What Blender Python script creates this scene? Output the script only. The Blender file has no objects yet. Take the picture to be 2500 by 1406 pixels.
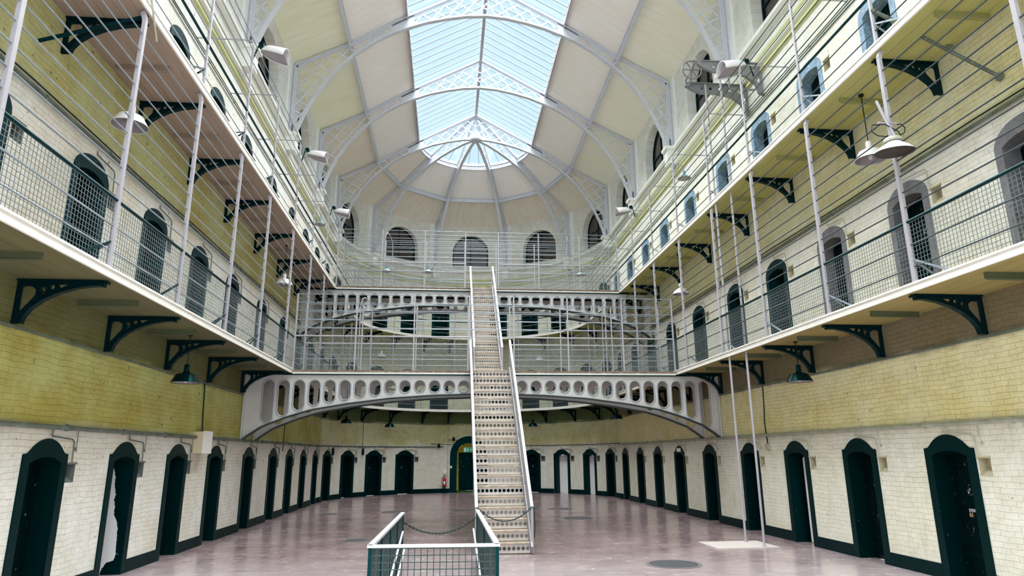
import bpy, bmesh, math, random
from mathutils import Vector, Matrix
from mathutils.geometry import tessellate_polygon
random.seed(7)
PI = math.pi
sc = bpy.context.scene
COL = sc.collection
V = Vector

# ------------------------------------------------------------------ measured layout (metres)
XC, HW = 1.293, 7.607           # centre line and half width of the hall
XL, XR = XC - HW, XC + HW
G = 1.396                       # gallery width
GL, GR = XL + G, XR - G
YC = 34.265                     # centre of the apse
Y0 = -5.0                       # where the hall is cut off behind the camera
Z1, Z2 = 4.732, 9.163           # gallery soffits
ZA = 14.0                       # foot of the attic windows
RE, ZE = 7.543, 17.091          # eaves
RP, ZP = 5.392, 18.171          # purlins
RS, ZS = 3.202, 19.535          # skylight edge
ZR = 21.343                     # ridge
BAY = 5.453
RIBS = [YC - BAY * k for k in range(7)]
DOORY_L = [11.33, 13.95, 16.55, 19.16, 22.25, 25.28, 27.85, 30.45, 33.15]
DOORY_R = [11.27, 13.92, 16.59, 19.26, 22.34, 25.35, 28.05, 30.68, 33.33]
POSTS = [1.65, 4.3, 6.98, 9.65, 12.13, 14.78, 17.35, 20.15, 22.9, 25.5, 28.1, 30.8, 33.3]

# ------------------------------------------------------------------ materials
def mat(name):
    m = bpy.data.materials.new(name); m.use_nodes = True
    nt = m.node_tree; b = nt.nodes['Principled BSDF']
    return m, nt, b
def N(nt, t, **k):
    n = nt.nodes.new(t)
    for a, v in k.items():
        if a.startswith('i_'):
            n.inputs[a[2:].replace('_', ' ')].default_value = v
        else: setattr(n, a, v)
    return n
def mixc(nt, fac, a, b, blend='MIX'):
    n = nt.nodes.new('ShaderNodeMix'); n.data_type = 'RGBA'; n.blend_type = blend
    for i, x in ((0, fac), (6, a), (7, b)):
        if hasattr(x, 'links'): nt.links.new(x, n.inputs[i])
        else: n.inputs[i].default_value = x if i == 0 else (*x, 1)
    return n.outputs[2]
def ramp(nt, src, pts, const=False):
    n = nt.nodes.new('ShaderNodeValToRGB'); r = n.color_ramp
    if const: r.interpolation = 'CONSTANT'
    while len(r.elements) < len(pts): r.elements.new(.5)
    for e, (p, c) in zip(r.elements, pts):
        e.position = p; e.color = (c, c, c, 1) if isinstance(c, (int, float)) else (*c, 1)
    nt.links.new(src, n.inputs[0]); return n.outputs[0]
def noise(nt, vec, scale, detail=4, rough=.6):
    n = N(nt, 'ShaderNodeTexNoise'); n.inputs['Scale'].default_value = scale
    n.inputs['Detail'].default_value = detail; n.inputs['Roughness'].default_value = rough
    if vec is not None: nt.links.new(vec, n.inputs['Vector'])
    return n.outputs['Fac']
def bump(nt, b, h, strength, dist=.01):
    n = N(nt, 'ShaderNodeBump'); n.inputs['Strength'].default_value = strength
    n.inputs['Distance'].default_value = dist
    nt.links.new(h, n.inputs['Height']); nt.links.new(n.outputs[0], b.inputs['Normal'])
def objco(nt): return N(nt, 'ShaderNodeTexCoord').outputs['Object']
def uvco(nt): return N(nt, 'ShaderNodeTexCoord').outputs['UV']

def plain(name, col, rough=.5, metal=0, var=.0, vscale=6, chip=None, chipt=.66, chips=14):
    m, nt, b = mat(name)
    if max(col) < .12:
        b.inputs['Specular IOR Level'].default_value = .2; b.inputs['Specular Tint'].default_value = (.03, .7, .75, 1)
    b.inputs['Roughness'].default_value = rough; b.inputs['Metallic'].default_value = metal
    c = None
    if var:
        f = noise(nt, objco(nt), vscale)
        c = mixc(nt, ramp(nt, f, [(.35, 0), (.65, 1)]), tuple(x * (1 - var) for x in col), col)
    if chip:
        f = noise(nt, objco(nt), chips, 5, .7)
        c = mixc(nt, ramp(nt, f, [(chipt, 0), (chipt + .03, 1)]), c if c else col, chip)
    if c: nt.links.new(c, b.inputs['Base Color'])
    else: b.inputs['Base Color'].default_value = (*col, 1)
    return m

def wall_mat(name, zones, stain, dirt=.35):
    """painted brickwork; zones = [(z_upto, colour), ...] are coats of paint with a ragged edge"""
    m, nt, b = mat(name); b.inputs['Roughness'].default_value = .75
    uv = uvco(nt)
    sep = N(nt, 'ShaderNodeSeparateXYZ'); nt.links.new(uv, sep.inputs[0])
    nz = noise(nt, uv, .9, 5)
    add = N(nt, 'ShaderNodeMath', operation='MULTIPLY_ADD'); nt.links.new(nz, add.inputs[0]); add.inputs[1].default_value = .35
    nt.links.new(sep.outputs[1], add.inputs[2])
    sub = N(nt, 'ShaderNodeMath', operation='SUBTRACT'); nt.links.new(add.outputs[0], sub.inputs[0]); sub.inputs[1].default_value = .17
    dv = N(nt, 'ShaderNodeMath', operation='DIVIDE'); nt.links.new(sub.outputs[0], dv.inputs[0]); dv.inputs[1].default_value = 20
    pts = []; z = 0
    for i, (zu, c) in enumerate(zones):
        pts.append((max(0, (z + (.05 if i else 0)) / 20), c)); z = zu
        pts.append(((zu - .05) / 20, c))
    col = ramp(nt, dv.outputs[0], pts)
    # stains and blotches in the paint
    st = noise(nt, uv, .55, 6, .65)
    zs_ = ramp(nt, dv.outputs[0], [(0, .3), (.133, .3), (.14, 1), (.24, 1), (.25, .35), (.37, .35), (.385, .8), (.45, .8), (.47, .3)])
    sm = N(nt, 'ShaderNodeMath', operation='MULTIPLY'); nt.links.new(ramp(nt, st, [(.44, 0), (.62, 1)]), sm.inputs[0]); nt.links.new(zs_, sm.inputs[1])
    col = mixc(nt, sm.outputs[0], col, stain, 'MULTIPLY')
    mp = N(nt, 'ShaderNodeMapping'); mp.inputs['Scale'].default_value = (3.0, .35, 1); nt.links.new(uv, mp.inputs[0])
    run = noise(nt, mp.outputs[0], 1.4, 4)
    col = mixc(nt, ramp(nt, run, [(.58, 0), (.8, .35)]), col, (.62, .56, .36), 'MULTIPLY')
    # small knocks down to dark plaster
    ch = noise(nt, uv, 7, 4, .55)
    col = mixc(nt, ramp(nt, ch, [(.665, 0), (.70, dirt)]), col, (.10, .09, .06))
    # bricks under the paint
    wob = N(nt, 'ShaderNodeMixRGB'); wob.blend_type = 'ADD'; wob.inputs[0].default_value = .09
    nn = N(nt, 'ShaderNodeTexNoise'); nn.inputs['Scale'].default_value = 2.2; nt.links.new(uv, nn.inputs['Vector'])
    nt.links.new(uv, wob.inputs[1]); nt.links.new(nn.outputs['Color'], wob.inputs[2])
    br = N(nt, 'ShaderNodeTexBrick'); nt.links.new(wob.outputs[0], br.inputs['Vector'])
    br.inputs['Scale'].default_value = 1; br.inputs['Brick Width'].default_value = .27; br.inputs['Row Height'].default_value = .093
    br.inputs['Mortar Size'].default_value = .006; br.inputs['Mortar Smooth'].default_value = .8
    br.inputs['Color1'].default_value = (1, 1, 1, 1); br.inputs['Color2'].default_value = (.93, .93, .93, 1); br.inputs['Mortar'].default_value = (0, 0, 0, 1)
    patch = ramp(nt, noise(nt, uv, 1.1, 4), [(.36, .35), (.56, 1)])
    mo = N(nt, 'ShaderNodeMath', operation='MULTIPLY'); nt.links.new(br.outputs['Fac'], mo.inputs[0]); nt.links.new(patch, mo.inputs[1])
    mo2 = N(nt, 'ShaderNodeMath', operation='MULTIPLY'); nt.links.new(mo.outputs[0], mo2.inputs[0]); mo2.inputs[1].default_value = .13
    col = mixc(nt, mo2.outputs[0], col, (.35, .33, .24), 'MULTIPLY')
    mott = noise(nt, uv, 3.2, 7, .75)
    col = mixc(nt, ramp(nt, mott, [(.40, .35), (.60, 0)]), col, (.62, .60, .48), 'MULTIPLY')
    nt.links.new(col, b.inputs['Base Color'])
    fine = noise(nt, uv, 14, 5, .7)
    hh = N(nt, 'ShaderNodeMath', operation='SUBTRACT'); nt.links.new(fine, hh.inputs[0]); nt.links.new(mo.outputs[0], hh.inputs[1])
    bump(nt, b, hh.outputs[0], .75, .016)
    return m

WHITE = (.80, .79, .74)
M = {}
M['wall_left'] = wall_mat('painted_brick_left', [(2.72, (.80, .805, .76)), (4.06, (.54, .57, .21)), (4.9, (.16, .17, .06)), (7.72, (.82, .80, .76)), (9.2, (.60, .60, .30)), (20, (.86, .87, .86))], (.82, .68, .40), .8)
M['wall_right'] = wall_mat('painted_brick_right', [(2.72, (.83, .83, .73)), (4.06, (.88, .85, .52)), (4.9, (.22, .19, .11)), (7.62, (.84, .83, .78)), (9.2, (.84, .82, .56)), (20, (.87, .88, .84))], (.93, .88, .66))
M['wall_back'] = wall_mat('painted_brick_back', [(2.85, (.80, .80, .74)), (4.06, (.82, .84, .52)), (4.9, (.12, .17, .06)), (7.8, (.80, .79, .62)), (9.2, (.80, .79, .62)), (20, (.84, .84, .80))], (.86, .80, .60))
M['plaster'] = plain('white_plaster', (.85, .86, .84), .8, var=.06)
M['moulding'] = plain('yellow_green_moulding', (.62, .64, .28), .7, var=.15)
M['cellwhite'] = plain('cell_whitewash', (.85, .86, .88), .8)
M['black'] = plain('black_green_gloss_paint', (.0004, .011, .012), .42, chip=(.62, .62, .58), chipt=.70, chips=9)
M['blackflat'] = plain('black_paint_base', (.0005, .012, .014), .5, var=.4, chip=(.5, .5, .5), chipt=.77, chips=10)
def leafmat(name, col, chip):
    m, nt, b = mat(name); b.inputs['Roughness'].default_value = .45; b.inputs['Specular IOR Level'].default_value = .2; b.inputs['Specular Tint'].default_value = (.03, .7, .75, 1)
    co = objco(nt); s = N(nt, 'ShaderNodeSeparateXYZ'); nt.links.new(co, s.inputs[0])
    w = N(nt, 'ShaderNodeMath', operation='PINGPONG'); nt.links.new(s.outputs[0], w.inputs[0]); w.inputs[1].default_value = .09
    g = ramp(nt, w.outputs[0], [(0, 0), (.012, 1)])
    f = noise(nt, co, 8, 5, .7)
    c = mixc(nt, ramp(nt, f, [(.655, 0), (.665, 1)]), col, chip)
    nt.links.new(c, b.inputs['Base Color']); bump(nt, b, g, .8, .01)
    return m
M['leaf'] = leafmat('planked_door_paint', (.0006, .005, .006), (.45, .45, .42))
M['midsurround'] = plain('worn_dark_teal_paint', (.004, .026, .034), .5, var=.5, vscale=3, chip=(.40, .50, .56), chipt=.655, chips=22)
M['greysurround'] = plain('worn_grey_violet_paint', (.20, .20, .22), .6, var=.4, vscale=3, chip=(.03, .06, .07), chipt=.60, chips=18)
M['bluesurround'] = plain('worn_blue_paint', (.22, .36, .52), .55, var=.35, vscale=4, chip=(.75, .80, .84), chipt=.60, chips=20)
M['niche'] = plain('niche_grey', (.16, .18, .17), .7, var=.3)
M['nichew'] = plain('niche_cream', (.62, .58, .40), .7, var=.3)
M['iron'] = plain('dark_teal_cast_iron', (.002, .013, .017), .42, var=.3)
M['irongrey'] = plain('grey_lavender_iron_paint', (.40, .39, .43), .45, var=.12, vscale=3)
M['ironwhite'] = plain('pale_grey_truss_paint', (.62, .64, .70), .5, var=.06)
M['bars'] = plain('shaded_glazing_bar_tone', (.26, .31, .36), .5)  # white bars; their shade against the sky is mixed into this blue grey
M['girder'] = plain('cream_grey_girder_paint', (.60, .60, .59), .45, var=.12, vscale=1.5)
M['rail'] = plain('rail_paint', (.27, .32, .37), .35, metal=.0, var=.2)
M['raildark'] = plain('dark_handrail_paint', (.006, .03, .036), .35, var=.3)
M['rail_silhouette'] = plain('silhouette_rail_tone', (.07, .085, .10), .35, var=.2)  # right rails' dark silhouette against the bright wall, put into their colour
M['hoist'] = plain('hoist_grey_paint', (.22, .22, .235), .45, var=.2)
M['mesh'] = plain('wire_mesh_galvanised', (.15, .18, .19), .45)
M['meshdark'] = plain('wire_mesh_dark', (.06, .08, .08), .5)
M['fascia'] = plain('white_deck_edge_paint', (.82, .81, .76), .5, var=.1, chip=(.30, .16, .08), chipt=.70, chips=16)
def planks(name, a, c2, w, axis=0, gap=(.10, .10, .05), gt=.03, uv=True, rough=.65):
    m, nt, b = mat(name); b.inputs['Roughness'].default_value = rough
    co = uvco(nt) if uv else objco(nt)
    s = N(nt, 'ShaderNodeSeparateXYZ'); nt.links.new(co, s.inputs[0])
    w1 = N(nt, 'ShaderNodeMath', operation='PINGPONG'); nt.links.new(s.outputs[axis], w1.inputs[0]); w1.inputs[1].default_value = w / 2
    g = ramp(nt, w1.outputs[0], [(0, 0), (w * gt, 1)])
    mp = N(nt, 'ShaderNodeMapping'); sc_ = [.6, .6, .6]; sc_[axis] = 5; mp.inputs['Scale'].default_value = sc_; nt.links.new(co, mp.inputs[0])
    f = noise(nt, mp.outputs[0], 1.2, 4)
    col = mixc(nt, ramp(nt, f, [(.3, 0), (.7, 1)]), a, c2)
    pf = ramp(nt, noise(nt, co, .7, 3), [(.4, .15), (.6, 1)])
    mo = N(nt, 'ShaderNodeMath', operation='MULTIPLY'); mo.inputs[1].default_value = .75
    inv = N(nt, 'ShaderNodeMath', operation='SUBTRACT'); inv.inputs[0].default_value = 1; nt.links.new(g, inv.inputs[1])
    nt.links.new(inv.outputs[0], mo.inputs[0])
    mo3 = N(nt, 'ShaderNodeMath', operation='MULTIPLY'); nt.links.new(mo.outputs[0], mo3.inputs[0]); nt.links.new(pf, mo3.inputs[1])
    col = mixc(nt, mo3.outputs[0], col, gap)
    nt.links.new(col, b.inputs['Base Color']); bump(nt, b, g, .5, .01)
    return m
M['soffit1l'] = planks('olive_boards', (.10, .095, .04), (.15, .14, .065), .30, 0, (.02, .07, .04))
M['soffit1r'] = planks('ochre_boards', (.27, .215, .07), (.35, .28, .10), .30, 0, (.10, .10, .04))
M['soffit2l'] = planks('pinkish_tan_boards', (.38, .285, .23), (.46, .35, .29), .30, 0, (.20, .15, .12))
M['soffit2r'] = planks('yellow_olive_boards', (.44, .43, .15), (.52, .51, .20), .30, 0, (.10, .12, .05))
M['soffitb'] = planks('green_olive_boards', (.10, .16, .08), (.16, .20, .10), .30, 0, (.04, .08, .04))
M['board_low_l'] = planks('cream_yellow_ceiling_boards', (.84, .84, .60), (.92, .92, .76), .42, 0, (.50, .46, .24), .02)
M['board_low_r'] = planks('cream_ceiling_boards', (.90, .88, .74), (.94, .93, .84), .42, 0, (.52, .46, .28), .02)
M['board_up'] = planks('pinkish_cream_ceiling_boards', (.92, .87, .82), (.95, .92, .88), .42, 0, (.60, .50, .40), .02)
M['board_tan'] = planks('tan_ceiling_boards', (.84, .74, .63), (.92, .87, .79), .30, 0, (.52, .42, .30), .02)
M['box'] = plain('beige_box_paint', (.62, .54, .36), .5)
M['boxw'] = plain('white_lid', (.84, .84, .82), .4)
M['shade'] = plain('dark_green_enamel', (.0015, .012, .012), .2)
M['shadew'] = plain('white_enamel', (.72, .72, .74), .3)
M['shadegrey'] = plain('lilac_grey_enamel', (.30, .265, .30), .4, var=.15)
M['rusty'] = plain('rust_spotted_enamel', (.08, .055, .05), .6, var=.3, chip=(.04, .08, .06), chipt=.58, chips=9)
M['pipe'] = plain('green_grey_pipe_paint', (.16, .20, .16), .5, var=.5, vscale=3, chip=(.5, .5, .45), chipt=.66, chips=12)
M['piper'] = plain('pale_pipe_paint', (.42, .44, .34), .5, var=.35, vscale=3)
M['conduit'] = plain('cream_conduit_paint', (.50, .50, .40), .5, var=.3)
M['red'] = plain('extinguisher_red', (.55, .01, .03), .3)
M['yellow'] = plain('yellow_reveal_paint', (.80, .66, .04), .5)
M['green'] = plain('exit_sign_green', (.02, .45, .20), .4)
M['carpet'] = plain('green_matting', (.03, .10, .02), .9, var=.4)
M['signw'] = plain('sign_white', (.85, .88, .85), .4)
M['tread'] = plain('worn_brown_tread', (.56, .46, .36), .5, var=.45, vscale=5, chip=(.72, .66, .50), chipt=.58, chips=6)
M['riser'] = plain('grey_beige_riser', (.66, .61, .57), .5, var=.15)
M['chain'] = plain('dark_chain', (.03, .05, .05), .4, metal=.5)
M['brass'] = plain('brass', (.7, .55, .2), .3, metal=.8)
M['slab'] = plain('pale_new_concrete', (.62, .56, .54), .5, var=.1)
M['drain'] = plain('cast_iron_cover', (.10, .11, .13), .35, var=.4, vscale=12)
M['drainrim'] = plain('cover_rim', (.20, .17, .18), .4)
M['dimglass'] = None
# glass: mostly clear, a little reflection
def glass_mat(name, tint, refl=.06):
    m, nt, b = mat(name); nt.nodes.remove(b); out = nt.nodes['Material Output']
    t = N(nt, 'ShaderNodeBsdfTransparent'); t.inputs[0].default_value = (*tint, 1)
    g = N(nt, 'ShaderNodeBsdfGlossy'); g.inputs['Roughness'].default_value = .1
    x = N(nt, 'ShaderNodeMixShader'); x.inputs[0].default_value = refl
    nt.links.new(t.outputs[0], x.inputs[1]); nt.links.new(g.outputs[0], x.inputs[2]); nt.links.new(x.outputs[0], out.inputs[0])
    return m
M['glass'] = glass_mat('roof_glass', (.93, .97, 1.0))
m, nt, b = mat('dark_window_glass'); b.inputs['Base Color'].default_value = (.06, .05, .045, 1); b.inputs['Roughness'].default_value = .15; M['dimglass'] = m
# floor
m, nt, b = mat('worn_stone_floor'); co = objco(nt)
mp = N(nt, 'ShaderNodeMapping'); mp.inputs['Scale'].default_value = (.6, .9, 1); nt.links.new(co, mp.inputs[0])
f1 = noise(nt, mp.outputs[0], .9, 8, .68); f2 = noise(nt, mp.outputs[0], 4.5, 6, .7); f3 = noise(nt, co, .35, 3)
c = mixc(nt, ramp(nt, f1, [(.3, 0), (.68, 1)]), (.15, .10, .108), (.35, .265, .28))
c = mixc(nt, ramp(nt, f2, [(.54, 0), (.74, .5)]), c, (.55, .47, .46))
c = mixc(nt, ramp(nt, f2, [(.28, .5), (.40, 0)]), c, (.11, .09, .10))
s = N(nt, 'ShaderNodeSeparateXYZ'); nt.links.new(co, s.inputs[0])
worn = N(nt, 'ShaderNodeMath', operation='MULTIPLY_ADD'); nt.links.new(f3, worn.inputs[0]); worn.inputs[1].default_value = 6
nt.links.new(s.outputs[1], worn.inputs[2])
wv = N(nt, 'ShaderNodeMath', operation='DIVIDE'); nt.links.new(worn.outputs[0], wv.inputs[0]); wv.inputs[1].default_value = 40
c = mixc(nt, ramp(nt, wv.outputs[0], [(.30, .85), (.50, 0)]), c, (.60, .54, .57))  # floor colour gets paler towards the near end
br = N(nt, 'ShaderNodeTexBrick'); nt.links.new(co, br.inputs['Vector']); br.inputs['Scale'].default_value = 1
br.inputs['Brick Width'].default_value = 1.5; br.inputs['Row Height'].default_value = .9; br.inputs['Mortar Size'].default_value = .006
mo = N(nt, 'ShaderNodeMath', operation='MULTIPLY'); nt.links.new(br.outputs['Fac'], mo.inputs[0]); mo.inputs[1].default_value = .35
c = mixc(nt, mo.outputs[0], c, (.10, .08, .08))
nt.links.new(c, b.inputs['Base Color'])
rg = ramp(nt, f2, [(.3, .13), (.7, .30)]); nt.links.new(rg, b.inputs['Roughness'])
b.inputs['Specular IOR Level'].default_value = .8
bump(nt, b, f2, .12, .004); M['floor'] = m

# ------------------------------------------------------------------ mesh builder
class MB:
    def __init__(s): s.v = []; s.f = []; s.uv = {}
    def add(s, vs, fs, uvs=None):
        n = len(s.v); s.v += [tuple(p) for p in vs]; s.f += [tuple(i + n for i in f) for f in fs]
        if uvs:
            for i, u in enumerate(uvs): s.uv[n + i] = u
        return s
    def box(s, c, d, rot=None):
        c = V(c); h = [x / 2 for x in d]
        vs = [V((x, y, z)) for x in (-h[0], h[0]) for y in (-h[1], h[1]) for z in (-h[2], h[2])]
        if rot is not None: vs = [rot @ p for p in vs]
        return s.add([p + c for p in vs], [(0, 1, 3, 2), (4, 6, 7, 5), (0, 4, 5, 1), (2, 3, 7, 6), (0, 2, 6, 4), (1, 5, 7, 3)])
    def bar(s, a, b, w, h, up=(0, 0, 1), caps=True):
        a = V(a); b = V(b); d = (b - a).normalized(); u = V(up)
        if abs(d.dot(u)) > .98: u = V((0, 1, 0)) if abs(d.y) < .9 else V((1, 0, 0))
        r = d.cross(u).normalized() * (w / 2); t = r.cross(d).normalized() * (h / 2)
        vs = [p + q for p in (a, b) for q in (-r - t, r - t, r + t, -r + t)]
        fs = [(0, 1, 5, 4), (1, 2, 6, 5), (2, 3, 7, 6), (3, 0, 4, 7)]
        if caps: fs += [(3, 2, 1, 0), (4, 5, 6, 7)]
        return s.add(vs, fs)
    def tube(s, pts, r, n=8, caps=True, closed=False):
        pts = [V(p) for p in pts]; k = len(pts); vs = []; prev = None
        for i, p in enumerate(pts):
            if closed: d = pts[(i + 1) % k] - pts[i - 1]
            else: d = pts[min(i + 1, k - 1)] - pts[max(i - 1, 0)]
            d.normalize()
            if prev is None:
                u = V((0, 0, 1)) if abs(d.z) < .9 else V((1, 0, 0))
                x = d.cross(u).normalized()
            else:
                x = (prev - d * prev.dot(d)); x = x.normalized() if x.length > 1e-6 else d.orthogonal().normalized()
            prev = x; y = d.cross(x)
            rr = r[i] if isinstance(r, (list, tuple)) else r
            vs += [p + x * (math.cos(2 * PI * j / n) * rr) + y * (math.sin(2 * PI * j / n) * rr) for j in range(n)]
        fs = []
        for i in range(k if closed else k - 1):
            a = i * n; b = ((i + 1) % k) * n
            fs += [(a + j, a + (j + 1) % n, b + (j + 1) % n, b + j) for j in range(n)]
        if caps and not closed: fs += [tuple(range(n))[::-1], tuple(range((k - 1) * n, k * n))]
        return s.add(vs, fs)
    def lathe(s, prof, o=(0, 0, 0), n=28, axis=None):
        o = V(o); vs = []
        R = axis if axis is not None else Matrix.Identity(3)
        for r, z in prof:
            vs += [o + R @ V((r * math.cos(2 * PI * j / n), r * math.sin(2 * PI * j / n), z)) for j in range(n)]
        fs = []
        for i in range(len(prof) - 1):
            fs += [(i * n + j, i * n + (j + 1) % n, (i + 1) * n + (j + 1) % n, (i + 1) * n + j) for j in range(n)]
        return s.add(vs, fs)
    def plate(s, loops, o, u, v, n, t0, t1, uv0=(0, 0)):
        """flat plate with holes: loops[0] outline, others holes, in (a,b) coordinates of frame o,u,v; thickness t0..t1 along n"""
        o, u, v, n = V(o), V(u), V(v), V(n)
        flat = [p for l in loops for p in l]
        tris = tessellate_polygon([[V((p[0], p[1], 0)) for p in l] for l in loops])
        k = len(flat)
        vs = [o + u * a + v * b + n * t0 for a, b in flat] + [o + u * a + v * b + n * t1 for a, b in flat]
        uvs = [(a + uv0[0], b + uv0[1]) for a, b in flat] * 2
        fs = []
        hand = u.cross(v).dot(n) > 0
        for t in tris:
            a, b_, c_ = [flat[i] for i in t]
            ccw = (b_[0] - a[0]) * (c_[1] - a[1]) - (b_[1] - a[1]) * (c_[0] - a[0]) > 0
            t = tuple(t) if ccw else tuple(t)[::-1]
            t = t if not hand else t[::-1]         # front (t0) faces -n
            fs.append(t); fs.append(tuple(i + k for i in t[::-1]))
        q = 0
        for li, l in enumerate(loops):
            m_ = len(l)
            area = sum(l[i][0] * l[(i + 1) % m_][1] - l[(i + 1) % m_][0] * l[i][1] for i in range(m_))
            flip = (area > 0) != (li == 0)
            if not hand: flip = not flip
            for i in range(m_):
                a = q + i; b_ = q + (i + 1) % m_
                f = (a, b_, b_ + k, a + k)
                fs.append(f[::-1] if flip else f)
            q += m_
        return s.add(vs, fs, uvs)
    def build(s, name, m, parent=None, smooth=False, **props):
        off = parent_origin(parent) if parent is not None else V((0, 0, 0))
        me = bpy.data.meshes.new(name)
        me.from_pydata([(p[0] - off.x, p[1] - off.y, p[2] - off.z) for p in s.v], [], s.f)
        if s.uv:
            l = me.uv_layers.new(name='UVMap')
            for lp in me.loops: l.data[lp.index].uv = s.uv.get(lp.vertex_index, (0, 0))
        me.materials.append(M[m] if isinstance(m, str) else m)
        if smooth:
            me.polygons.foreach_set('use_smooth', [True] * len(me.polygons))
            me.set_sharp_from_angle(angle=math.radians(35))
        me.update()
        o = bpy.data.objects.new(name, me); COL.objects.link(o)
        if parent is not None: o.parent = parent
        for a, v in props.items(): o[a] = v
        return o
def parent_origin(p):
    t = V((0, 0, 0))
    while p is not None: t += p.location; p = p.parent
    return t
def thing(name, label, cat, loc=(0, 0, 0), rz=0, group=None, kind=None):
    o = bpy.data.objects.new(name, None); COL.objects.link(o); o.location = loc; o.rotation_euler = (0, 0, rz)
    o.empty_display_size = .1
    if label: o['label'] = label
    if cat: o['category'] = cat
    if group: o['group'] = group
    if kind: o['kind'] = kind
    return o
def tag(o, label, cat, group=None):
    o['label'] = label; o['category'] = cat
    if group: o['group'] = group
    return o
def struct(o, label=None):
    o['kind'] = 'structure'
    if label: o['label'] = label
    return o
def copy_tree(root, loc, rz, label=None, mats=None):
    r = root.copy(); COL.objects.link(r); r.location = loc; r.rotation_euler = (0, 0, rz)
    if label: r['label'] = label
    for ch in list(root.children):
        c = ch.copy(); COL.objects.link(c); c.parent = r
        for g in list(ch.children):
            d = g.copy(); COL.objects.link(d); d.parent = c
    return r
def arch_loop(c, w, z0, zs, zt, n=10):
    """opening outline: straight jambs to zs, segmental head up to zt"""
    pts = [(c - w / 2, z0), (c + w / 2, z0)]
    h = zt - zs; R = (w * w / 4 + h * h) / (2 * h); cz = zt - R; a = math.asin(min(1, (w / 2) / R))
    for i in range(n + 1):
        t = a - 2 * a * i / n
        pts.append((c + R * math.sin(t), cz + R * math.cos(t)))
    return pts
def circ(cx, cy, r, n=14, ry=None):
    ry = ry or r
    return [(cx + r * math.cos(2 * PI * i / n), cy + ry * math.sin(2 * PI * i / n)) for i in range(n)]
def stadium(cx, z0, z1, r, n=8):
    pts = [(cx + r * math.cos(PI + PI * i / n), z0 + r + r * math.sin(PI + PI * i / n)) for i in range(n + 1)]
    pts += [(cx + r * math.cos(PI * i / n), z1 - r + r * math.sin(PI * i / n)) for i in range(n + 1)]
    return pts
def apt(a, R, z=0):
    """point of the apse: a in degrees from the left wall round to the right wall"""
    A = math.radians(a); return V((XC - R * math.cos(A), YC + R * math.sin(A), z))

# ------------------------------------------------------------------ camera
f_px, PIT, YAW, ROL = 1600.86, math.radians(14.27), math.radians(5.528), math.radians(-.405)
F = V((math.sin(YAW) * math.cos(PIT), math.cos(YAW) * math.cos(PIT), math.sin(PIT)))
Rv = V((math.cos(YAW), -math.sin(YAW), 0)); U = Rv.cross(F)
R2 = Rv * math.cos(ROL) + U * math.sin(ROL); U2 = -Rv * math.sin(ROL) + U * math.cos(ROL)
cam = bpy.data.cameras.new('camera'); co_ = bpy.data.objects.new('camera', cam); COL.objects.link(co_)
cam.sensor_width = 36; cam.lens = f_px * 36 / 2500; cam.clip_end = 300
mw = Matrix((R2, U2, -F)).transposed().to_4x4(); mw.translation = V((0, 0, 2.2)); co_.matrix_world = mw
sc.camera = co_

# ------------------------------------------------------------------ shell
fl = MB(); fl.add([(XL - 1.5, Y0, 0), (XR + 1.5, Y0, 0), (XR + 1.5, YC + HW + 2, 0), (XL - 1.5, YC + HW + 2, 0), (XL - 1.5, Y0, -.3), (XR + 1.5, Y0, -.3), (XR + 1.5, YC + HW + 2, -.3), (XL - 1.5, YC + HW + 2, -.3)],
       [(0, 1, 2, 3), (7, 6, 5, 4), (0, 4, 5, 1), (1, 5, 6, 2), (2, 6, 7, 3), (3, 7, 4, 0)])
struct(fl.build('floor', 'floor'))

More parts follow.
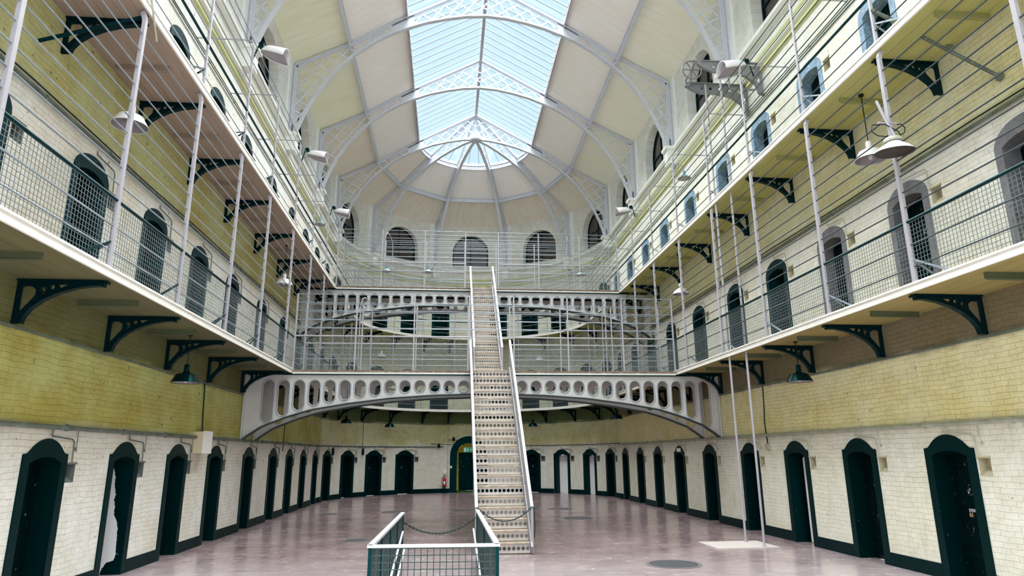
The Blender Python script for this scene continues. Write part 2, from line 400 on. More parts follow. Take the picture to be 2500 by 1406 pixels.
OPW = .84
def open_loop(c, z): return arch_loop(c, OPW, z, max(z, 0) + 2.12, max(z, 0) + 2.22)
def niche_loop(c, z): return [(c - .13, z + 1.80), (c + .13, z + 1.80), (c + .13, z + 2.10), (c - .13, z + 2.10)]
LV = [(0, -.1, Z1 + .02), (Z1 + .12, Z1 + .02, Z2 + .02), (Z2 + .12, Z2 + .02, ZA)]   # (floor, band bottom, band top)
WT = .45
apse_doors = {0: [9.5, 27.0, 43.2, 59.5, 119.9, 135.8, 152.6, 168.7], 1: [9.5, 27, 43.2, 59.5, 75.5, 104, 120, 135.8, 152.6, 168.7], 2: [9.5, 27, 43.2, 59.5, 75.5, 104, 120, 135.8, 152.6, 168.7]}
door_sites = []      # (level, side, position index, origin, rz)
def rz_of(u): return math.atan2(u.y, u.x)
for side, ys, P0, u, n in (('left', DOORY_L, V((XL, Y0, 0)), V((0, 1, 0)), V((-1, 0, 0))), ('right', DOORY_R, V((XR, YC, 0)), V((0, -1, 0)), V((1, 0, 0)))):
    wb = MB(); L = YC - Y0
    for lv, (zf, zb, zt) in enumerate(LV):
        holes = []
        allys = ys + [8.55, 5.9, 3.2] if lv else ys + [8.6, 5.9, 3.2]
        for i, y in enumerate(allys):
            s_ = (y - Y0) if side == 'left' else (YC - y)
            holes.append(open_loop(s_, zf - (0.03 if lv == 0 else 0)))
            if s_ + .95 < L and s_ - .95 > 0:
                holes.append(niche_loop(s_ + .77, zf))
            door_sites.append((lv, side, i if i < 9 else -(i - 8), P0 + u * s_ + V((0, 0, zf)), rz_of(u)))
        wb.plate([[(0, zb), (L, zb), (L, zt), (0, zt)]] + holes, P0, u, V((0, 0, 1)), n, 0, WT)
    # attic
    holes = []
    for k in range(7):
        yb = RIBS[0] - BAY * (k + .5)
        s_ = (yb - Y0) if side == 'left' else (YC - yb)
        if 1.5 < s_ < L - 1: holes.append(arch_loop(s_, 2.4, ZA + .12, ZA + 1.25, ZA + 2.45, 16))
    wb.plate([[(0, ZA), (L, ZA), (L, ZE + .12), (0, ZE + .12)]] + holes, P0, u, V((0, 0, 1)), n, 0, WT)
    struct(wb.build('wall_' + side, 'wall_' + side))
# apse wall in short flat lengths
wb = MB()
def strip(a0, a1, z0, z1, holes=(), R=HW):
    p0, p1 = apt(a0, R), apt(a1, R); u = (p1 - p0).normalized(); n = V((0, 0, 1)).cross(u) ; L = (p1 - p0).length
    s0 = math.radians(a0) * HW
    wb.plate([[(0, z0), (L, z0), (L, z1), (0, z1)]] + list(holes), p0, u, V((0, 0, 1)), n, 0, WT, (s0, 0))
    return p0, u, n, L
for lv, (zf, zb, zt) in enumerate(LV):
    a = 0.
    sites = [(A, 'd') for A in apse_doors[lv]]
    if lv == 0: sites.append((90., 'arch'))
    sites.sort()
    for A, kind in sites:
        b0, b1 = (A - 5.4, A + 7.6) if kind == 'd' else (A - 9.6, A + 9.6)
        while a < b0 - .01:
            e = min(a + 4, b0); strip(a, e, zb, zt); a = e
        L = 2 * HW * math.sin(math.radians(b1 - b0) / 2)
        if kind == 'd':
            s_ = L / 2 - math.radians(1.1) * HW
            p0, u, n, L = strip(b0, b1, zb, zt, [open_loop(s_, zf - (.03 if lv == 0 else 0)), niche_loop(s_ + .77, zf)])
            door_sites.append((lv, 'back', A, p0 + u * s_ + V((0, 0, zf)), rz_of(u)))
        else:
            p0, u, n, L = strip(b0, b1, zb, zt, [arch_loop(L / 2, 1.46, -.03, 2.2, 2.92, 16)])
            arch_site = (p0 + u * L / 2, u, n)
        a = b1
    while a < 180 - .01:
        e = min(a + 4, 180); strip(a, e, zb, zt); a = e
a = 0.; attic_sites = []
for A in (18., 54., 90., 126., 162.):
    b0, b1 = A - 9.8, A + 9.8
    while a < b0 - .01:
        e = min(a + 4.2, b0); strip(a, e, ZA, ZE + .12); a = e
    L = 2 * HW * math.sin(math.radians(b1 - b0) / 2)
    p0, u, n, L = strip(b0, b1, ZA, ZE + .12, [arch_loop(L / 2, 2.4, ZA + .12, ZA + 1.25, ZA + 2.45, 16)])
    attic_sites.append((p0 + u * L / 2, u, n, 'back', A)); a = b1
while a < 180 - .01:
    e = min(a + 4.2, 180); strip(a, e, ZA, ZE + .12); a = e
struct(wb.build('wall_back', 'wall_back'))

# attic windows
for side, x, u, n in (('left', XL, V((0, 1, 0)), V((-1, 0, 0))), ('right', XR, V((0, -1, 0)), V((1, 0, 0)))):
    for k in range(7):
        yb = RIBS[0] - BAY * (k + .5)
        if yb - Y0 > 1.5: attic_sites.append((V((x, yb, 0)), u, n, side, k))
wi = 4
for P, u, n, side, k in attic_sites:
    e = struct(thing('window_%d' % wi, None, None, P + V((0, 0, ZA + .12))), None)
    e['label'] = 'arched attic window opening in the %s wall, %s' % (side, ('at %d degrees' % k) if False else (('number %d along the curve from the left' % (int(k // 36) + 1)) if side == 'back' else ('%s from the curved end' % ['first', 'second', 'third', 'fourth', 'fifth', 'sixth', 'seventh'][k])))
    wi += 1
    pl = MB(); pl.plate([arch_loop(0, 2.38, 0, 1.13, 2.32, 16)], P + V((0, 0, ZA + .13)), u, V((0, 0, 1)), n, .40, .42)
    pl.build('pane', 'dimglass', e)
    fr = MB()
    out = arch_loop(0, 2.38, 0, 1.13, 2.32, 16); inn = arch_loop(0, 2.24, .07, 1.13, 2.25, 16)
    fr.plate([out, inn], P + V((0, 0, ZA + .13)), u, V((0, 0, 1)), n, .34, .40)
    fr.bar(P + V((0, 0, ZA + .13)) + n * .37, P + V((0, 0, ZA + 2.40)) + n * .37, .05, .05)
    fr.bar(P - u * 1.15 + V((0, 0, ZA + 1.25)) + n * .37, P + u * 1.15 + V((0, 0, ZA + 1.25)) + n * .37, .05, .05)
    fr.build('window_frame', 'iron', e)
    sl = MB()
    a_, b_ = P - u * 1.19, P + u * 1.19
    sl.add([a_ + V((0, 0, ZA + .125)) - n * .02, b_ + V((0, 0, ZA + .125)) - n * .02, b_ + n * .34 + V((0, 0, ZA + .42)), a_ + n * .34 + V((0, 0, ZA + .42)), a_ + n * .34 + V((0, 0, ZA + .125)), b_ + n * .34 + V((0, 0, ZA + .125))],
           [(0, 1, 2, 3), (0, 3, 4), (1, 5, 2), (3, 2, 5, 4), (0, 4, 5, 1)])
    sl.build('sloping_sill', 'plaster', e)

# trims: ledges and cornices running round all three walls
def run_profile(name, m, z0, z1, proj, a0=0, a1=180, label=None):
    mb = MB(); path = []
    path.append((XL, Y0, V((1, 0, 0)))); path.append((XL, YC, V((1, 0, 0))))
    for i in range(1, 60):
        A = math.radians(3 * i); path.append((XC - HW * math.cos(A), YC + HW * math.sin(A), V((math.cos(A), -math.sin(A), 0))))
    path.append((XR, YC, V((-1, 0, 0)))); path.append((XR, Y0, V((-1, 0, 0))))
    vs = []; 
    for x, y, q in path:
        p = V((x, y, 0)); w = -q * .03
        for d, z in ((w, z0), (q * proj, z0 + (z1 - z0) * .25), (q * proj, z1), (w, z1)): vs.append(p + d + V((0, 0, z)))
    fs = []
    for i in range(len(path) - 1):
        for j in range(4): fs.append((i * 4 + j, (i + 1) * 4 + j, (i + 1) * 4 + (j + 1) % 4, i * 4 + (j + 1) % 4))
    mb.add(vs, fs); return struct(mb.build(name, m), label)
run_profile('trim_1', 'pipe', 4.03, 4.07, .05)
run_profile('trim_2', 'moulding', 12.90, 13.02, .07)
run_profile('trim_3', 'plaster', 13.10, 13.22, .13)
run_profile('trim_4', 'moulding', 13.30, 13.40, .08)
run_profile('trim_5', 'plaster', 13.88, 14.04, .20)
# attic pilasters behind each rib
ti = 6
for k in range(7):
    for x, sgn in ((XL, 1), (XR, -1)):
        mb = MB(); y = RIBS[k]
        mb.box((x + sgn * .035, y, (ZA + ZE) / 2 + .05), (.09, .75, ZE - ZA + .1))
        mb.box((x + sgn * .20, y, 13.62), (.46, .42, .62)); mb.box((x + sgn * .24, y, 13.98), (.56, .52, .12))
        struct(mb.build('trim_%d' % ti, 'plaster')); ti += 1
for A in (36, 72, 108, 144):
    mb = MB(); rot = Matrix.Rotation(math.radians(-A), 3, 'Z'); 
    mb.box(apt(A, HW - .035, (ZA + ZE) / 2 + .05), (.09, .75, ZE - ZA + .1), rot)
    mb.box(apt(A, HW - .20, 13.62), (.46, .42, .62), rot); mb.box(apt(A, HW - .24, 13.98), (.56, .52, .12), rot)
    struct(mb.build('trim_%d' % ti, 'plaster')); ti += 1

# baseboards: black painted band between the doors
for side, ys in (('left', DOORY_L + [8.6, 5.9, 3.2]), ('right', DOORY_R + [8.6, 5.9, 3.2])):
    mb = MB(); x = XL if side == 'left' else XR; sg = 1 if side == 'left' else -1
    ys = sorted(ys); e = [Y0] + [v for y in ys for v in (y - .58, y + .58)] + [YC]
    for a_, b_ in zip(e[::2], e[1::2]):
        if b_ > a_: mb.box((x + sg * .008, (a_ + b_) / 2, .125), (.03, b_ - a_, .25))
    struct(mb.build('baseboard_' + side, 'blackflat'))
mb = MB(); gaps = [(A - 4.7, A + 4.4) for A in apse_doors[0]] + [(81.2, 98.8)]; gaps.sort(); a = 0.
for g0, g1 in gaps + [(180., 181.)]:
    while a < g0 - .2:
        e = min(a + 3, g0); p, q = apt(a, HW - .02), apt(e, HW - .02); mb.bar(p + V((0, 0, .125)), q + V((0, 0, .125)), .10, .25); a = e
    a = g1
struct(mb.build('baseboard_back', 'blackflat'))

# ------------------------------------------------------------------ doors (local frame: x along wall, +y into the wall, z up)
EX, EY, EZ = V((1, 0, 0)), V((0, 1, 0)), V((0, 0, 1))
def door_proto(name, surr_mat, level, nichem='niche', leaf=True):
    e = thing(name, None, None); e['kind'] = 'structure'
    inn = arch_loop(0, OPW, .002, 2.12, 2.22)
    inner = inn[2:][::1]                      # from right spring over head to left spring
    if level == 0:
        head = [(.60, 2.26)] + [(.50 - t * .0625, 2.27 + .23 * max(0, 1 - ((.50 - t * .0625) / .475) ** 2) ** .85) for t in range(0, 17)] + [(-.60, 2.26)]
        ow = .60
    else:
        head = [(.57 * math.cos(t * PI / 14), 2.12 + .38 * math.sin(t * PI / 14)) for t in range(0, 15)]; ow = .57
    outer = [(ow, .0)] + head + [(-ow, .0)]
    poly = outer + [(-OPW / 2, 0)] + inner[::-1] + [(OPW / 2, 0)]
    s_ = MB(); s_.plate([poly], (0, 0, 0), EX, EZ, EY, -.022, 0.01)
    # painted jambs and head of the recess
    t = [(-OPW / 2 + .004, 0)] + [(x * .99, z - .004) for x, z in inner[::-1]] + [(OPW / 2 - .004, 0)]
    vs = [V((x, -.02, z)) for x, z in t] + [V((x, .44, z)) for x, z in t]; k = len(t)
    s_.add(vs, [(i, i + 1, i + 1 + k, i + k) for i in range(k - 1)])
    s_.build('surround', surr_mat, e)
    if leaf:
        l_ = MB(); l_.plate([[(x * .985, z if z > .1 else z + .01) for x, z in inn]], (0, 0, 0), EX, EZ, EY, .30, .36)
        for z in (.45, 1.15, 1.85): l_.box((0, .29, z), (OPW * .96, .02, .10))
        l_.build('door_leaf', 'leaf', e)
    nb = MB(); c = .77; z0, z1 = 1.80, 2.10; d = .16
    x0, x1 = c - .125, c + .125; z0, z1 = z0 + .004, z1 - .004
    vs = [(x0, 0, z0), (x1, 0, z0), (x1, 0, z1), (x0, 0, z1), (x0, d, z0 + .14), (x1, d, z0 + .14), (x1, d, z1), (x0, d, z1)]
    nb.add(vs, [(4, 5, 6, 7), (0, 1, 5, 4), (1, 2, 6, 5), (2, 3, 7, 6), (3, 0, 4, 7)])
    nb.box((c, -.005, z1 + .015), (.30, .03, .03))
    nb.build('niche', nichem, e)
    return e
def ragged_leaf(e):
    """door swung inwards; the far jamb has lost its black paint below a ragged edge"""
    random.seed(3)
    wp = MB(); wp.box((.4145, .21, 1.04), (.004, .44, 2.07)); wp.build('bare_jamb', 'cellwhite', e)
    prof = [(0, .36), (.10, .34), (.22, .26), (.26, .13), (.36, .11), (.55, .115), (.8, .13), (.95, .155), (1.05, .20), (1.12, .235), (1.25, .235), (1.38, .27), (1.5, .255), (1.62, .29), (1.8, .30), (2.0, .36), (2.075, .40)]
    pts = []
    for (za, ya), (zb, yb) in zip(prof, prof[1:]):
        for k in range(6): t = k / 6; pts.append((ya + (yb - ya) * t + random.uniform(-.009, .009), za + (zb - za) * t))
    pts.append((.40, 2.075))
    jb = MB(); jb.plate([[(-.02, 0)] + pts + [(-.02, 2.075)]], (0, 0, 0), EY, EZ, EX, .407, .411); jb.build('ragged_paint', 'black', e)
    l_ = MB(); l_.box((-.44, .92, 1.06), (.05, .80, 2.08)); l_.build('door_leaf', 'leaf', e)
def part_leaf(e, x1):
    l_ = MB(); l_.plate([[(-.413, .012), (x1, .012), (x1, 2.16), (-.413, 2.12)]], (0, 0, 0), EX, EZ, EY, .30, .36); l_.build('door_leaf', 'leaf', e)
def cell(name, P, rz, d=2.6):
    """whitewashed cell behind an open door, its far window end open to the daylight"""
    mb = MB(); w = .95; h = 2.6
    vs = [(-w, WT, -.02), (w, WT, -.02), (w, WT, h), (-w, WT, h), (-w, d, -.02), (w, d, -.02), (w, d, h), (-w, d, h)]
    mb.add(vs, [(0, 1, 5, 4), (1, 2, 6, 5), (2, 3, 7, 6), (3, 0, 4, 7)])
    mb.add([(-w, d, -.02), (w, d, -.02), (w, d, .9), (-w, d, .9)], [(0, 1, 2, 3)])
    # whitewashed splay standing just inside the doorway
    mb.box((.1, 1.35, 1.05), (1.5, .06, 2.12))
    o = mb.build(name, 'cellwhite'); o.location = P; o.rotation_euler = (0, 0, rz); struct(o); return o
protos = {
    (0, 'left'): door_proto('door_1', 'black', 0), (0, 'right'): door_proto('door_2', 'black', 0, 'nichew'), (0, 'back'): door_proto('door_3', 'black', 0),
    (1, 'left'): door_proto('door_4', 'midsurround', 1), (1, 'right'): door_proto('door_5', 'greysurround', 1, 'nichew'), (1, 'back'): door_proto('door_6', 'midsurround', 1),
    (2, 'left'): door_proto('door_7', 'midsurround', 1), (2, 'right'): door_proto('door_8', 'bluesurround', 1, 'nichew'), (2, 'back'): door_proto('door_9', 'midsurround', 1)}
ORD = ['nearest', 'second', 'third', 'fourth', 'fifth', 'sixth', 'seventh', 'eighth', 'ninth', 'tenth', 'eleventh']
lvl_name = ['ground floor', 'lower gallery', 'upper gallery']
used = set(); dn = 10; doors = {}
for lv, side, idx, P, rz in door_sites:
    pr = protos[(lv, side)]
    if side == 'back':
        order = apse_doors[lv].index(idx); where = '%s round the curved end wall from its left end' % (['first'] + ORD[1:])[order]
    else:
        where = '%s from the camera in the %s wall' % (ORD[idx] if idx >= 0 else 'beside the camera, place %d' % -idx, side)
        if idx == 0: where = 'nearest to the camera in the %s wall' % side
        if idx < 0: where = 'out of the picture beside the camera, place %d back, %s wall' % (-idx, side)
    paint = {(0, 'left'): 'black painted', (0, 'right'): 'black painted', (0, 'back'): 'black painted', (1, 'left'): 'worn dark teal', (1, 'right'): 'worn grey framed', (1, 'back'): 'dark framed', (2, 'left'): 'dark teal', (2, 'right'): 'worn blue framed', (2, 'back'): 'dark framed'}[(lv, side)]
    if lv == 1 and side == 'right' and idx >= 2: paint = 'dark teal framed'
    lab = '%s cell door on the %s, %s' % (paint, lvl_name[lv], where)
    special = None
    if lv == 0 and side == 'left' and idx == 1: special = 'ragged'
    if lv == 0 and side == 'back' and idx in (135.8, 152.6): special = 'open'
    if lv == 0 and side == 'right' and idx == 2: special = 'ajar'
    if special:
        d = door_proto('door_%d' % dn, 'black', 0, 'nichew' if side == 'right' else 'niche', leaf=False); dn += 1
        if special == 'ragged': ragged_leaf(d); lab += ', with a ragged gap showing white'
        else:
            if special == 'ajar': part_leaf(d, -.27)
            wp = MB(); x0 = -.26 if special == 'ajar' else -.41
            wp.plate([[(x0, .012), (.41, .012), (.41, 2.06), (0, 2.20), (x0, 2.06)]], (0, 0, 0), EX, EZ, EY, .30, .33); wp.build('white_panel', 'cellwhite', d)
            lab += ', its opening showing white' if special == 'open' else ', ajar with a white strip down its right side'
        d.location = P; d.rotation_euler = (0, 0, rz); cell('wall_cell', P, rz)
    elif pr in used:
        d = copy_tree(pr, P, rz); d.name = 'door_%d' % dn; dn += 1
        if lv == 1 and side == 'right' and idx >= 2:
            for ch in d.children:
                if ch.name.startswith('surround'): ch.data = ch.data.copy(); ch.data.materials[0] = M['midsurround']
    else:
        d = pr; d.location = P; d.rotation_euler = (0, 0, rz); used.add(pr)
    d['label'] = lab; doors[(lv, side, idx)] = d
# details on the two nearest right doors
d = doors[(0, 'right', 0)]
def rel(mb, name, m, d, **k):
    o = mb.build(name, m, None, **k); o.parent = d; return o
pk = MB(); pk.box((-.02, .255, 1.12), (.07, .03, .06)); rel(pk, 'padlock', 'brass', d)
pk = MB(); pk.tube([(-.045, .255, 1.14), (-.045, .255, 1.19), (-.02, .255, 1.215), (.005, .255, 1.19), (.005, .255, 1.14)], .006, 6); pk.box((.03, .275, 1.20), (.22, .02, .05)); rel(pk, 'hasp', 'irongrey', d)
d = doors[(0, 'right', 1)]
pk = MB(); pk.lathe([(.0, -.03), (.045, -.03), (.045, 0)], (.03, .27, 1.45), 16, Matrix.Rotation(PI / 2, 3, 'X')); rel(pk, 'lock_plate', 'rusty', d)
d = doors[(0, 'right', 5)]
pk = MB(); pk.box((0, -.03, 2.34), (.42, .012, .13)); rel(pk, 'notice_plate', 'signw', d)

# arched doorway in the end wall
P, u, n = arch_site
e = thing('door_%d' % dn, None, None, P); e['kind'] = 'structure'; dn += 1; e['label'] = 'tall arched black doorway with yellow reveal in the middle of the curved end wall'
inn = arch_loop(0, 1.46, 0, 2.2, 2.92, 16); out = [(1.15, 0)] + [(1.15 * math.cos(t * PI / 18), 2.2 + 1.14 * math.sin(t * PI / 18)) for t in range(19)] + [(-1.15, 0)]
mb = MB(); mb.plate([out + [(-.73, 0)] + inn[2:][::-1] + [(.73, 0)]], P, u, EZ, n, -.03, .01); mb.build('surround', 'black', e)
mb = MB(); t = [(-.726, 0)] + [(x * .995, z - .004) for x, z in inn[2:][::-1]] + [(.726, 0)]; k = len(t)
mb.add([P + u * x + n * -.02 + EZ * z for x, z in t] + [P + u * x + n * .9 + EZ * z for x, z in t], [(i, i + 1, i + 1 + k, i + k) for i in range(k - 1)]); mb.build('yellow_reveal', 'yellow', e)
mb = MB(); mb.plate([[(-.60, .1), (.72, .1), (.72, 2.36), (-.60, 2.36)]], P, u, EZ, n, .62, .68); mb.build('door_leaf', 'leaf', e)
mb = MB(); mb.plate([[(-.73, .0), (.73, .0), (.73, 2.95), (-.73, 2.95)]], P, u, EZ, n, .90, .95); mb.build('back_panel', 'yellow', e)
mb = MB(); mb.box(P + n * .3 + EZ * .05, (1.44, .62, .10)); mb.build('step', 'carpet', e)
mb = MB(); mb.box(P + n * .25 + u * .12 + EZ * .108, (.5, .12, .012)); mb.build('threshold_strip', 'signw', e)
s_ = thing('exit_sign', 'green and white running man exit sign above the arched doorway', 'sign', P + V((.05, -.08, 2.52)))
mb = MB(); mb.box(P + V((.05, -.08, 2.52)), (.75, .05, .30)); mb.build('sign_panel', 'green', s_)
mb = MB(); c = P + V((-.12, -.108, 2.52))
mb.box(c + V((-.12, 0, 0)), (.10, .006, .22)); mb.tube([c + V((.05, 0, .04)), c + V((.02, 0, -.03)), c + V((.07, 0, -.06)), c + V((.05, 0, -.11))], .014, 6)
mb.tube([c + V((.02, 0, -.03)), c + V((-.03, 0, -.05)), c + V((-.06, 0, -.10))], .014, 6); mb.lathe([(0, -.004), (.022, -.004), (.022, .004), (0, .004)], c + V((.065, 0, .08)), 12, Matrix.Rotation(PI / 2, 3, 'X'))
mb.tube([c + V((-.02, 0, .01)), c + V((.045, 0, .03)), c + V((.10, 0, -.01))], .011, 6)
mb.box(c + V((.26, 0, 0)), (.16, .006, .03)); mb.add([c + V((.34, -.003, .07)), c + V((.34, -.003, -.07)), c + V((.43, -.003, 0)), c + V((.34, .003, .07)), c + V((.34, .003, -.07)), c + V((.43, .003, 0))], [(0, 1, 2), (5, 4, 3), (0, 3, 4, 1), (1, 4, 5, 2), (2, 5, 3, 0)])
mb.build('pictogram', 'signw', s_)
tag(MB().box(P + V((-1.08, -.04, 1.5)), (.12, .03, .14)).build('light_switch', 'signw'), 'small white switch box on the left edge of the arched doorway', 'switch')
s_ = thing('wall_lantern', 'iron bracket lamps on a pipe left of the arched doorway', 'wall lamp', (.0, 41.75, 2.9))
mb = MB(); mb.tube([(-1.05, 41.5, 2.88), (1.6, 41.6, 2.80)], .018, 6); mb.tube([(-.0, 41.65, 3.12), (1.6, 41.6, 3.05)], .018, 6); mb.build('pipe_arm', 'iron', s_)
for q in ((-.55, 41.52, 2.74), (.35, 41.6, 3.14)):
    mb = MB(); mb.lathe([(0, -.12), (.05, -.10), (.09, 0), (.075, .08), (.03, .14), (0, .18)], q, 12); mb.build('lantern_body', 'iron', s_)

# ------------------------------------------------------------------ ceiling boards, skylight, ribs
ce = thing('ceiling', None, None, (XC, 15, 18)); ce['kind'] = 'structure'
for sg in (-1, 1):
    for k in range(7):
        ya, yb = max(RIBS[k] - BAY, Y0), RIBS[k]
        for (ra, za, rb, zb_, m_) in ((RE + .12, ZE - .06, RP, ZP, 'board_low_l' if sg < 0 else 'board_low_r'), (RP, ZP, RS, ZS, 'board_up')):
            if k == 0 and sg < 0 and ra > 7: m_ = 'board_tan'
            mb = MB(); T = .12
            a_, b_, c_, d_ = V((XC + sg * ra, ya, za)), V((XC + sg * ra, yb, za)), V((XC + sg * rb, yb, zb_)), V((XC + sg * rb, ya, zb_))
            up = V((0, 0, T)); ln = (c_ - b_).length
            mb.add([a_, b_, c_, d_, a_ + up, b_ + up, c_ + up, d_ + up], [(0, 1, 2, 3), (7, 6, 5, 4), (0, 4, 5, 1), (1, 5, 6, 2), (2, 6, 7, 3), (3, 7, 4, 0)],
                   [(ya, 0), (yb, 0), (yb, ln), (ya, ln)] * 2)
            mb.build('board_panel', m_, ce)
for k in range(5):
    a0 = 36 * k
    for (ra, za, rb, zb_, m_, curve) in ((RE + .15, ZE - .06, RP, ZP, 'board_tan', 0), (RP, ZP, RS, ZS, 'board_tan' if k in (0,) else 'board_up', 1)):
        mb = MB(); nn = 12; vs = []; uvs = []
        for i in range(nn + 1):
            A = a0 + 36 * i / nn
            if curve:
                t = i / nn; lo = apt(a0, ra).lerp(apt(a0 + 36, ra), t); hi = apt(A, rb)
            else:
                lo = apt(A, ra); t = i / nn; hi = apt(a0, rb).lerp(apt(a0 + 36, rb), t)
            lo.z = za; hi.z = zb_
            sx = math.radians(A) * 5.4
            vs += [lo, hi, lo + V((0, 0, .12)), hi + V((0, 0, .12))]; uvs += [(sx, 0), (sx, 2.4)] * 2
        fs = []
        for i in range(nn):
            p = i * 4; q = p + 4; fs += [(p, q, q + 1, p + 1), (p + 2, p + 3, q + 3, q + 2), (p, p + 2, q + 2, q), (p + 1, q + 1, q + 3, p + 3)]
        mb.add(vs, fs, uvs); mb.build('board_panel', m_, ce)
# skylight
wn = 1
for sg in (-1, 1):
    e = thing('window_%d' % wn, None, None, (XC, 15, ZR)); e['kind'] = 'structure'; e['label'] = 'long roof glazing on the %s slope of the ridge' % ('left' if sg < 0 else 'right'); wn += 1
    for k in range(7):
        ya, yb = max(RIBS[k] - BAY, Y0), RIBS[k]
        mb = MB(); a_, b_, c_, d_ = V((XC + sg * RS, ya, ZS + .08)), V((XC + sg * RS, yb, ZS + .08)), V((XC, yb, ZR + .05)), V((XC, ya, ZR + .05))
        mb.add([a_, b_, c_, d_], [(0, 1, 2, 3)]); mb.build('glass_pane', 'glass', e)
        mb = MB(); nb_ = 11
        for i in range(1, nb_):
            y = yb - BAY * i / nb_
            if y < Y0: continue
            mb.bar((XC + sg * RS, y, ZS + .03), (XC, y, ZR - .0), .035, .05, caps=False)
        mb.build('glazing_bars', 'bars', e)
e = thing('window_3', None, None, (XC, YC, ZR)); e['kind'] = 'structure'; e['label'] = 'half cone of roof glazing over the curved end'
mb = MB(); vs = [(XC, YC, ZR + .05)]; vs += [apt(6 * i, RS, ZS + .08) for i in range(31)]; mb.add(vs, [(0, i + 1, i + 2) for i in range(30)]); mb.build('glass_pane', 'glass', e)
mb = MB()
for i in range(1, 30):
    if i % 2 == 0 or i in (1, 3, 5, 25, 27, 29): mb.bar(apt(6 * i, RS, ZS + .03), apt(6 * i, .15 if i % 6 else .1, ZR - .05), .03, .06, caps=False)
mb.build('glazing_bars', 'bars', e)
mb = MB()
for i in range(30):
    mb.bar(apt(6 * i, RS, ZS - .02), apt(6 * i + 6, RS, ZS - .02), .10, .05); mb.bar(apt(6 * i, RS, ZS - .28), apt(6 * i + 6, RS, ZS - .28), .08, .04)
    for j in range(4):
        a0 = 6 * i + 1.5 * j
        mb.bar(apt(a0, RS, ZS - .04), apt(a0 + .75, RS, ZS - .27), .03, .03); mb.bar(apt(a0 + .75, RS, ZS - .27), apt(a0 + 1.5, RS, ZS - .04), .03, .03)
mb.build('ring_lattice', 'ironwhite', e)

# roof beams
def beam(label, a, b, w, h, m_='ironwhite', truss=False):
    mb = MB(); mb.bar(a, b, w, .04, caps=True); a, b = V(a), V(b)
    mb.bar(a - V((0, 0, h)), b - V((0, 0, h)), w, .04); mb.bar(a - V((0, 0, h / 2)), b - V((0, 0, h / 2)), .03, h)
    return tag(mb.build('roof_beam', m_), label, 'roof beam')
beam('ridge beam running under the peak of the glazed roof', (XC, Y0, ZR - .10), (XC, YC, ZR - .10), .13, .30, 'irongrey')
for sg, nm in ((-1, 'left'), (1, 'right')):
    beam('iron purlin along the %s side of the boarded ceiling' % nm, (XC + sg * RP, Y0, ZP - .06), (XC + sg * RP, YC, ZP - .06), .08, .26)
    beam('iron edge beam along the %s side of the roof glazing' % nm, (XC + sg * RS, Y0, ZS - .03), (XC + sg * RS, YC, ZS - .03), .06, .18, 'irongrey')
for k in range(5):
    beam('%s short purlin between ribs over the curved end, counted from the left' % (['first'] + ORD[1:])[k], apt(36 * k, RP, ZP - .06), apt(36 * k + 36, RP, ZP - .06), .10, .22)
# hub pendant
mb = MB(); mb.lathe([(0, .25), (.30, .25), (.34, .05), (.30, -.02), (0, -.02)], (XC, YC, ZR - 1.75), 20)
tag(mb.build('roof_boss', 'ironwhite'), 'round iron boss where the ribs of the curved end meet', 'roof boss')

